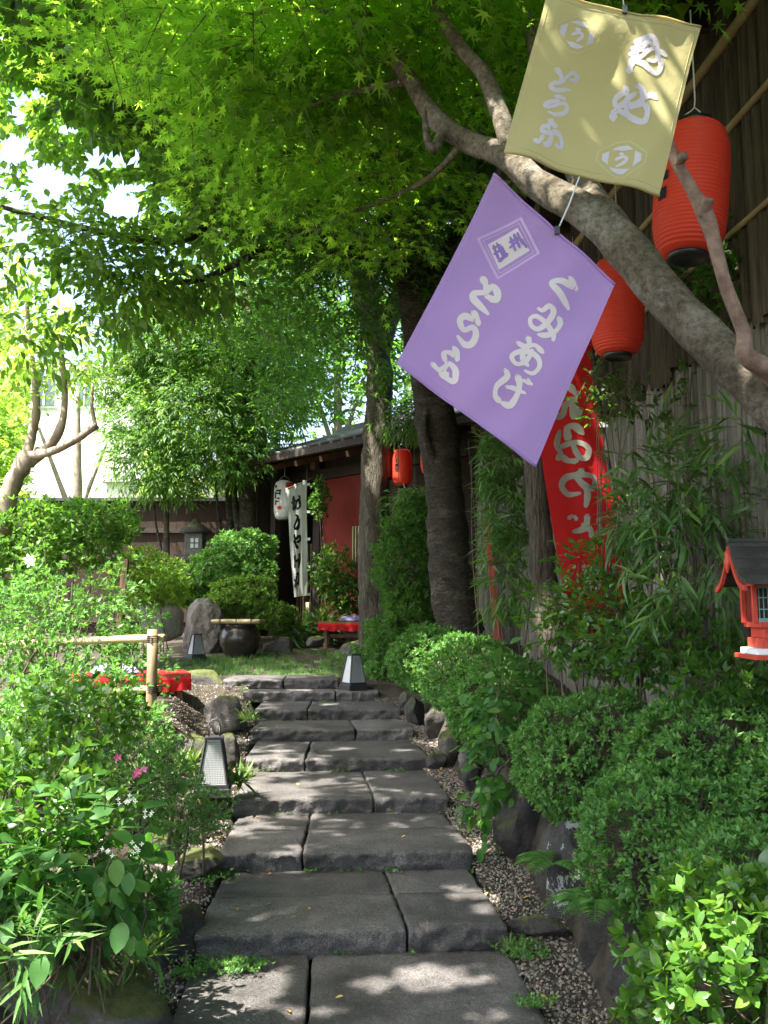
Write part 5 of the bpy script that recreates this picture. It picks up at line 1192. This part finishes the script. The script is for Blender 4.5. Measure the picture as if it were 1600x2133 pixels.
# 4 rough trunk behind the red banner
tC = (P3([(1150, 1370, 6.4), (1140, 1290, 6.4), (1128, 1150, 6.4), (1118, 1000, 6.4), (1108, 880, 6.4), (1090, 700, 6.4), (1080, 450, 6.5), (1100, 150, 6.5), (1120, -250, 6.6)]), [.12, .095, .088, .084, .08, .075, .065, .05, .03])
tree('furrowed_tree', 'slim rough-barked tree trunk just left of the tall red banner', tC[0][0], tC, [(P3([(1085, 600, 6.4), (1130, 400, 6.1), (1180, 150, 5.8)]), [.04, .03, .015])], M['bark_furrow'],
     [dict(blobs=[(.9, 6.2, 6.0, 1.7, 1.8, .5), (.2, 5.4, 5.6, 1.6, 1.4, .35), (-1.3, 5.8, 6.0, 1.4, 1.8, .4)], n=3200, k=5, tl=.3, size=.14, proto='rnd', mat=M['l_dark'], shell=.05, up=.9, views=VF)], wob=.3)
# 5 evergreens by the back fence
for i, (px, Y, r_, lab, blobs, n) in enumerate(((515, 15.2, .15, 'tallest evergreen with a straight dark trunk left of the hut', [pb(520, 640, 15, 1.5, 1.0, 1.0), pb(440, 760, 15, 1.2, 1.0, .8), pb(600, 760, 15.5, .8, .8, .8), pb(540, 860, 15, 1.0, .8, .6)], 4300),
                                             (548, 15.9, .10, 'evergreen trunk standing closest to the hut eave', [pb(590, 560, 16, 1.3, 1.0, .8), pb(560, 480, 15.6, 1.2, 1.0, .7)], 1800),
                                             (478, 15.4, .07, 'slender evergreen with drooping pale leaves over the board fence', [pb(400, 860, 14.6, 1.1, .8, .7), pb(470, 950, 14.6, .8, .6, .45), pb(350, 700, 14.8, .9, .8, .7)], 2600),
                                             (345, 15.0, .05, 'small crooked evergreen in front of the board fence', [pb(310, 960, 14.8, .7, .6, .6), pb(370, 1000, 14.8, .5, .5, .3), pb(280, 880, 15, .6, .5, .5), pb(250, 780, 15.2, .7, .5, .5), pb(330, 740, 15, .8, .6, .6)], 2600))):
    t_ = (P3([(px, 1240, Y), (px + 2, 1100, Y), (px - 3, 950, Y), (px + 4, 800, Y), (px, 600, Y)]), [r_ * 1.2, r_, r_ * .95, r_ * .8, r_ * .4])
    br = [(P3([(px, 1180, Y), (px - 22, 1080, Y), (px - 30, 960, Y)]), [r_ * .5, r_ * .4, r_ * .3]), (P3([(px, 1040, Y), (px + 25, 960, Y - .2), (px + 30, 880, Y)]), [r_ * .35, r_ * .3, r_ * .2]), (P3([(px, 960, Y), (px - 40, 880, Y - .3), (px - 70, 800, Y)]), [r_ * .4, r_ * .3, r_ * .2])]
    tree('evergreen_tree', lab, at(px, 1240, Y), t_, br, M['bark_dark'], [dict(blobs=blobs, n=n, k=5, tl=.25, size=.115, proto='lance', mat=M['l_ever'], hang=.5, shell=.35, views=VH + SKY, fn=.45, up=.5)], 10)
# 6 pollarded tree on the left
tD = (P3([(-5, 1110, 10), (12, 1050, 10), (35, 990, 10), (62, 950, 10)]), [.14, .115, .10, .10])
brD = [(P3([(50, 965, 10), (68, 900, 10.1), (75, 855, 10), (72, 790, 10), (60, 700, 10.1), (55, 600, 10)]), [.07, .05, .052, .038, .03, .018]),
       (P3([(60, 965, 10), (110, 920, 9.9), (132, 870, 9.9), (134, 800, 9.9), (125, 700, 9.8)]), [.065, .055, .045, .036, .025]),
       (P3([(62, 950, 10), (110, 940, 9.7), (160, 915, 9.6), (202, 885, 9.6)]), [.06, .048, .04, .045]), (P3([(200, 888, 9.6), (192, 850, 9.6), (193, 800, 9.6)]), [.025, .022, .012]), (P3([(70, 950, 10), (78, 930, 10)]), [.03, .03])]
tree('pollarded_tree', 'tan pollarded tree with bare knobbly limbs at the left edge', at(-5, 1110, 10), tD, brD, M['bark_tan'],
     [dict(blobs=[pb(60, 640, 10, .9, .7, .5), pb(150, 740, 9.8, .5, .5, .3, .7), pb(20, 800, 10, .35, .4, .3, .5)], n=520, k=5, tl=.3, size=.095, proto='simple', mat=M['l_far'], shell=.2, views=SKY)], wob=.35)
# 7 sunlit greenery beyond the fence
for i, (x, Y, h, r_, lab) in enumerate(((-9.6, 20, 5.6, 1.7, 'pale sunlit tree beyond the board fence, at the left edge'), (-6.9, 19.5, 6.6, 1.9, 'yellow-green sunlit tree rising behind the small crooked evergreen'),
                                    (-4.0, 21, 8.5, 1.9, 'tall sunlit tree behind the tallest evergreen'), (-1.2, 21, 9.8, 2.3, 'broad tree behind the hut roof'), (2.6, 18, 9.0, 2.6, 'dark tree rising behind the right end of the hut'), (-11.5, 24, 8.5, 2.0, 'high tree against the sky in the upper left'), (-14, 23, 10.0, 2.4, 'far tree behind the pale house gap at the left'))):
    t_ = ([Vector((x, Y, 1)), Vector((x + .1, Y, h * .5)), Vector((x, Y, h))], [.16, .12, .04])
    tree('far_tree', lab, Vector((x, Y, 1.1)), t_, [([Vector((x, Y, h * .5)), Vector((x + r_ * .4, Y - .2, h * .8))], [.07, .03]), ([Vector((x, Y, h * .55)), Vector((x - r_ * .4, Y - .2, h * .85))], [.07, .03])], M['bark_tan'],
         [dict(blobs=[(x, Y, h, r_, r_ * .8, r_ * .7), (x + r_ * .6, Y, h - r_ * .7, r_ * .7, r_ * .6, r_ * .6), (x - r_ * .6, Y, h - r_ * .8, r_ * .7, r_ * .6, r_ * .6), (x, Y - .3, h * .45 + .6, r_ * .75, r_ * .6, h * .28)], n=int(760 * r_), k=5, tl=.35, size=.235, proto='simple', mat=M['l_far'] if i not in (4, 3) else M['l_dark'], shell=.4,
               views=[(0, 150, 120, 420, 60), (60, 700, 290, 1040, 60)] + [v for v in SKY if v[4] > 20])], 8)

# ------------------------------------------------------------ hedges and shrubs
shrub('azalea_hedge', 'clipped small-leaved azalea hedge mound along the right of the steps, lichen-rock end', 'hedge', (1.15, 4.6, .5), [(1.14, 4.75, .74, .44, .55, .36), (1.5, 4.0, .80, .42, .5, .38), (1.22, 3.7, .56, .42, .42, .34)], 8000, 'simple', .032, M['l_azalea'], k=7, stems=18, shell=.86, lump=.10, single=0)
shrub('azalea_hedge', 'brighter clipped hedge mound farther up, beside the dark leaning trunk', 'hedge', (.8, 7, .7), [(.80, 6.2, .88, .38, .45, .32), (.68, 7.3, 1.00, .40, .5, .31), (.42, 8.3, 1.08, .38, .5, .30)], 5600, 'simple', .040, M['l_azalea'], k=6, stems=12, shell=.85, lump=.12)
shrub('azalea_hedge', 'hedge mound at the right edge under the red shrine lantern', 'hedge', (1.75, 3.2, .5), [(1.75, 3.4, .74, .42, .45, .36), (1.25, 2.95, .58, .35, .35, .25)], 4200, 'simple', .030, M['l_azalea'], k=7, stems=8, shell=.86, lump=.1)
shrub('camellia_shrub', 'round glossy broad-leaved shrub in the bottom right corner', 'shrub', (1.0, 2.4, .1), [(1.02, 2.42, .50, .42, .36, .36)], 850, 'oval', .048, M['l_camellia'], k=6, single=300, stems=10, shell=.55, lump=.1, prune=True, sname='foliage')
shrub('box_shrub', 'low light green small-leaved shrub below the glossy one at the bottom right', 'shrub', (1.0, 2.05, .0), [(1.02, 2.0, .28, .30, .25, .22)], 900, 'simple', .028, M['l_azalea_y'], k=7, stems=5, shell=.6, prune=True)
shrub('trailing_hydrangea', 'large-leaved plant trailing down through the hedge over the retaining rocks', 'shrub', (.85, 5.5, .6), [(.72, 5.5, .95, .15, .22, .28), (.66, 5.3, .66, .12, .18, .28), (.60, 5.15, .45, .09, .12, .16)], 130, 'ovalwide', .085, M['l_hyd'], mode='spray', k=3, tl=.1, single=300, stems=6, shell=.4, hang=.5)
shrub('hydrangea', 'hydrangea with large matt leaves hanging over the gravel on the left', 'shrub', (-.98, 3.1, .3), [(-.98, 3.1, .74, .18, .2, .12), (-1.08, 3.1, .62, .16, .2, .12), (-.90, 3.0, .60, .10, .12, .07)], 78, 'ovalwide', .084, M['l_hyd'], mode='spray', k=4, tl=.12, single=300, stems=10, shell=.5, hang=.35, up=.85, stemr=.005)
shrub('camellia_shrub', 'glossy broad-leaved shrub filling the left edge in front of the bamboo rail', 'shrub', (-1.4, 3.5, .2), [(-1.42, 3.5, .72, .40, .5, .32), (-1.55, 3.1, .62, .35, .35, .28), (-1.48, 4.3, .98, .32, .35, .22)], 1200, 'oval', .055, M['l_camellia'], k=5, single=300, stems=14, shell=.45, lump=.2, prune=True)
azr = shrub('azalea_shrub', 'small dark azalea with pink flowers between the glossy shrub and the tall paper lamp', 'shrub', (-1.1, 4.2, .2), [(-1.12, 4.25, .72, .24, .3, .22), (-1.0, 4.6, .52, .22, .25, .16)], 900, 'lance', .034, M['l_azalea'], k=6, stems=8, shell=.5)
azt = shrub('azalea_shrub', 'tall loose sunlit azalea at the left edge behind the bamboo rail', 'shrub', (-2.3, 6.4, .5), [(-2.5, 6.9, 1.45, .7, .6, .5), (-2.0, 6.9, 1.0, .35, .5, .38), (-2.6, 6.2, 1.0, .5, .5, .5)], 3100, 'simple', .052, M['l_azalea'], k=5, stems=22, shell=.3, lump=.3, gap=-.3, prune=True, stemr=.012)
shrub('azalea_shrub', 'dark loose azalea in front of the bamboo rail at mid left', 'shrub', (-2.0, 5.2, .4), [(-1.9, 5.3, .85, .5, .5, .36), (-1.5, 5.4, .7, .25, .3, .24)], 1900, 'simple', .045, M['l_azalea'], k=5, stems=14, shell=.4, lump=.3, prune=True)
shrub('azalea_shrub', 'pale sunlit bush behind the wooden stake', 'shrub', (-3.3, 11, 1.0), [pb(300, 1200, 11.3, .45, .4, .35), pb(345, 1230, 11.6, .3, .3, .25)], 900, 'simple', .07, M['l_far'], k=5, stems=6)
shrub('sunlit_bush', 'broad sunlit bush beneath the pollarded tree', 'shrub', (-4.2, 9.5, .9), [pb(120, 1110, 10.5, .9, .6, .4), pb(20, 1150, 10, .7, .6, .6), pb(210, 1090, 11, .5, .5, .3)], 2000, 'simple', .085, M['l_ever'], k=5, stems=8)
shrub('clipped_bush', 'upper clipped bush of layered green pads behind the water jar', 'shrub', (-2.1, 14, 1.1), [pb(512, 1140, 14.0, .50, .5, .26), pb(462, 1180, 13.8, .42, .45, .28), pb(530, 1195, 13.8, .42, .4, .22)], 2600, 'simple', .07, M['l_azalea'], k=6, stems=10, shell=.7, views=VH)
shrub('clipped_bush', 'lower rounded bush directly behind the bamboo jar lid', 'shrub', (-1.9, 13.3, 1.0), [pb(515, 1240, 13.3, .58, .4, .28), pb(570, 1275, 13.2, .28, .3, .26), pb(480, 1260, 13.3, .3, .3, .2)], 2600, 'simple', .055, M['l_azalea_y'], k=6, stems=8, shell=.75, views=VH)
shrub('fern_bed', 'low dark greenery at the foot of the stone lantern', 'shrub', (-3, 14.3, 1.1), [pb(370, 1210, 14.2, .7, .4, .25), pb(420, 1240, 14.2, .4, .3, .2)], 900, 'lance', .12, M['l_dark'], k=6, stems=0)
shrub('nandina_shrub', 'feathery dark shrub mass between the furrowed trunk and the dark leaning trunk', 'shrub', (.2, 10.2, .9), [pb(840, 1180, 10.3, .38, .4, .6), pb(850, 1300, 10.0, .30, .4, .42), pb(820, 1340, 10.2, .28, .3, .35), pb(880, 1080, 10.6, .3, .3, .35)], 3300, 'lance', .075, M['l_dark'], k=6, stems=12, shell=.5, views=VH + [(905, 800, 990, 1340, 9.7)])
shrub('azalea_shrub', 'shrub behind the right paper lamp, dotted with a few pink flowers', 'shrub', (-.1, 10.6, .9), [pb(770, 1340, 11.0, .24, .3, .28), pb(800, 1400, 10.2, .22, .3, .2)], 900, 'simple', .05, M['l_azalea'], k=6, stems=6, views=VH)
shrub('hut_shrub', 'leafy shrub climbing between the white banner and the red hut wall', 'shrub', (-1.1, 14.2, 1.1), [pb(690, 1190, 13.8, .35, .25, .4), pb(720, 1240, 13.8, .4, .25, .3), pb(665, 1040, 14.0, .14, .15, .35)], 900, 'simple', .075, M['l_dark'], k=5, stems=8, shell=.3, views=[(590, 990, 645, 1250, 14.3), (660, 1285, 760, 1345, 13)])
shrub('iris_clump', 'strap-leaved clump beside the banner pole foot', 'plant', (-1.3, 13.5, 1.0), [pb(612, 1320, 13.4, .15, .1, .08), pb(665, 1310, 13.6, .2, .1, .1)], 60, 'narrow', .35, M['l_bamboo'], k=6, stems=0, ang=.7)
# bamboos
shrub('bamboo_plant', 'near clump of pale-tipped bamboo leaves against the wall above the hedge', 'bamboo', (1.5, 4.6, .9), [pb(1340, 960, 4.9, .26, .25, .18, 1.0), pb(1420, 1020, 4.6, .30, .3, .22, 1.2), pb(1310, 1090, 4.9, .28, .3, .16, 1.2), pb(1440, 1150, 4.5, .28, .3, .2), pb(1560, 900, 4.3, .15, .15, .2, .8), pb(1480, 1240, 4.2, .25, .25, .12)], 250, 'narrow', .165, M['l_bamboo'], mode='spray', k=5, tl=.14, single=300, stems=10, shell=.2, hang=.12, up=.7, droop=.1,
      views=[(1090, 700, 1270, 1240, 5.6), (1225, 500, 1350, 770, 4.6), (1480, 1110, 1620, 1385, 3.9)])
shrub('bamboo_plant', 'dark shaded bamboo between the leaning trunk and the rough-barked tree', 'bamboo', (1.1, 8.4, .9), [pb(1020, 960, 8.6, .32, .4, .30), pb(1030, 1090, 8.6, .3, .4, .4), pb(1070, 1010, 8.4, .25, .3, .5), pb(1060, 1210, 8.2, .25, .3, .3), pb(1000, 900, 9, .22, .3, .25)], 560, 'narrow', .17, M['l_bamboo'], mode='spray', k=5, tl=.18, stems=8, shell=.15, hang=.2, droop=.1, views=VF + [(840, 800, 1000, 1345, 9.7)])
shrub('bamboo_plant', 'bamboo spray right of the two small lanterns', 'bamboo', (.4, 10.5, .9), [pb(880, 1050, 10.8, .35, .3, .35), pb(850, 880, 11.4, .35, .3, .25)], 420, 'narrow', .15, M['l_bamboo'], mode='spray', k=5, tl=.16, stems=5, shell=.15, hang=.5, views=[(770, 920, 905, 1015, 12.8)])
shrub('glossy_shrub', 'glossy bright-leaved shrub in front of the foot of the red banner', 'shrub', (1.1, 5.1, .7), [pb(1200, 1300, 5.1, .32, .25, .16), pb(1260, 1250, 5.0, .28, .25, .2), pb(1240, 1165, 5.0, .2, .15, .10), pb(1140, 1250, 5.3, .16, .15, .07), pb(1330, 1310, 4.8, .3, .25, .15)], 420, 'oval', .052, M['l_camellia'], mode='spray', k=5, tl=.1, single=200, stems=12, shell=.2, views=[(1100, 830, 1300, 1130, 5.2)])
shrub('broadleaf_shrub', 'shaded leafy understorey under the red shrine lantern', 'shrub', (1.5, 4.0, .7), [pb(1400, 1350, 4.4, .4, .35, .22), pb(1530, 1420, 3.9, .3, .25, .12), pb(1250, 1380, 5.0, .3, .25, .08)], 620, 'simple', .055, M['l_dark'], k=5, stems=8, shell=.3, views=[(1480, 1110, 1620, 1385, 3.9)])  # dark leaf colour stands in for the shade of the understorey
shrub('camellia_branch', 'thin dark-leaved branches spreading before the grey bamboo below the second lantern', 'shrub', (1.6, 5.4, 1.2), [pb(1250, 780, 5.4, .12, .12, .08), pb(1290, 830, 5.3, .2, .15, .06), pb(1370, 850, 5.2, .18, .12, .05), pb(1245, 860, 5.3, .08, .1, .05), pb(1420, 790, 5.0, .1, .1, .05)], 110, 'oval', .048, M['l_dark'], mode='spray', k=4, tl=.09, stems=14, shell=.2, stemr=.006)
shrub('climbing_vine', 'dark small-leaved creeper on the bark wall right of the near lantern', 'vine', (1.9, 4.6, 1.2), [pb(1530, 560, 4.6, .28, .1, .3), pb(1400, 580, 5.2, .25, .12, .14), pb(1480, 640, 4.9, .25, .1, .12), pb(1560, 440, 4.7, .12, .08, .2)], 520, 'simple', .055, M['l_dark'], k=5, stems=10, shell=.2)
# bottom-left plants
shrub('bamboo_grass', 'low sunlit bamboo grass above the mossy boulder at the bottom left', 'bamboo grass', (-1.05, 2.75, .2), [pb(50, 1955, 2.95, .26, .22, .10), pb(185, 1965, 3.05, .12, .15, .09), pb(20, 1870, 3.1, .2, .2, .12)], 95, 'narrow', .11, M['l_azalea'], mode='spray', k=5, tl=.10, single=250, stems=10, shell=.2, prune=True, stemr=.004)
shrub('understorey_plant', 'small dark leaves in the shade under the hydrangea', 'plant', (-1.2, 3.3, .2), [pb(60, 1850, 3.2, .3, .25, .16), pb(230, 1870, 3.3, .25, .2, .1), pb(330, 1920, 3.9, .08, .15, .08)], 520, 'simple', .045, M['l_hyd'], k=5, stems=6)
def fern(p, n, L_, label):
    root = empty('fern', p, label, 'fern'); pos = []; tip = []; nrm = []; sz = []; mb = MB()
    for i in range(n):
        a = random.uniform(0, 6.28); d = Vector((math.cos(a), math.sin(a), 0)); l = L_ * random.uniform(.7, 1.1); pts = []
        for k in range(12):
            t_ = k / 11; pts.append(Vector(p) + d * l * t_ + Vector((0, 0, l * (.75 * t_ - .85 * t_ * t_))))
        mb.tube(pts, .0015, 4)
        sd = Vector((-d.y, d.x, 0))
        for k in range(1, 12):
            for s_ in (-1, 1):
                for f_ in (0, .5):
                    pos.append(pts[k] + (pts[k] - pts[k - 1]) * f_); tip.append(sd * s_ + d * .5); nrm.append((0, 0, 1)); sz.append(l * .34 * math.sin(math.pi * min(1, (k + 1) / 12.5)) + .004)
    mb.build('frond_rib', M['l_azalea'], root, True)
    leaves('pinna', root, 'lance', np.array([tuple(q) for q in pos]), np.array([tuple(q) for q in tip]), np.array(nrm, float), np.array(sz), M['l_azalea'], 0, 'fronds')
for px, py, Y, lab in ((1240, 1880, 3.6, 'fern in front of the lichen-covered rock'), (1150, 1800, 4.3, 'small fern hanging beside the lichen rock'), (110, 1900, 3.0, 'fern in the shade at the left edge')):
    fern(at(px, py, Y), 12, .19, lab)
def clump(px, py, Y, lab, n=26, s=.14):
    p = at(px, py, Y); root = empty('leafy_clump', p, lab, 'plant')
    P = np.array([(p.x + random.gauss(0, .035), p.y + random.gauss(0, .035), p.z) for _ in range(n)]); pos, tip, nrm = rosette(P, np.tile([0, 0, 1.], (n, 1)), 4, 1.0, .3)
    leaves('leaf', root, 'narrow', pos, tip, nrm, s * (.6 + .5 * rng.random(len(pos))), M['l_grass'], 40, 'foliage')
clump(495, 1630, 6.0, 'bright strap-leaved clump right of the tall paper lamp', s=.17); clump(392, 1600, 6.1, 'strap-leaved clump left of the tall paper lamp', s=.17); clump(1085, 1985, 4.1, 'tiny weed at the right foot of the lowest riser', 8, .07)
clump(520, 1500, 7.8, 'green tuft at the left end of the fifth step', 16, .12); clump(330, 1560, 6.4, 'tuft at the foot of the bamboo rail post', 20, .13); clump(300, 1990, 3.7, 'thin grass tuft on the dark rock by the gravel', 16, .16)
# pink azalea flowers
def flower(p, parent, s, mat, n=5, name='flower'):
    p = Vector(p); d = Vector((random.uniform(-.3, .3), -1, random.uniform(.2, .7))).normalized(); x = d.cross(Vector((0, 0, 1))).normalized(); y_ = x.cross(d); mb = MB()
    for k in range(n):
        a = 2 * math.pi * k / n; r_ = x * math.cos(a) + y_ * math.sin(a); t_ = d.cross(r_)
        mb.add([p, p + r_ * s * .5 + t_ * s * .26 + d * s * .2, p + r_ * s + d * s * .22, p + r_ * s * .5 - t_ * s * .26 + d * s * .2], [(0, 1, 2), (0, 2, 3)])
    mb.build(name, mat, parent, True)
for px, py in ((287, 1608), (300, 1604), (283, 1614), (245, 1578), (1000, 1e9)):
    if py < 2133: flower(at(px, py, 3.88), azr, .022, M['petal_pink'])
hyd = [o for o in bpy.data.objects if o.name == 'hydrangea'][0]
for px, py, n in ((262, 1668, 9), (280, 1768, 7), (225, 1770, 4), (310, 1695, 4), (60, 1640, 0)):
    for k in range(n): flower(at(px + random.gauss(0, 9), py + random.gauss(0, 5), 2.80), hyd, .008, M['petal_white'], 4, 'floret')
for px, py in ((60, 1165), (64, 1172)): flower(at(px, py, 6.2), azt, .045, M['petal_white'])
sc.render.film_transparent = False
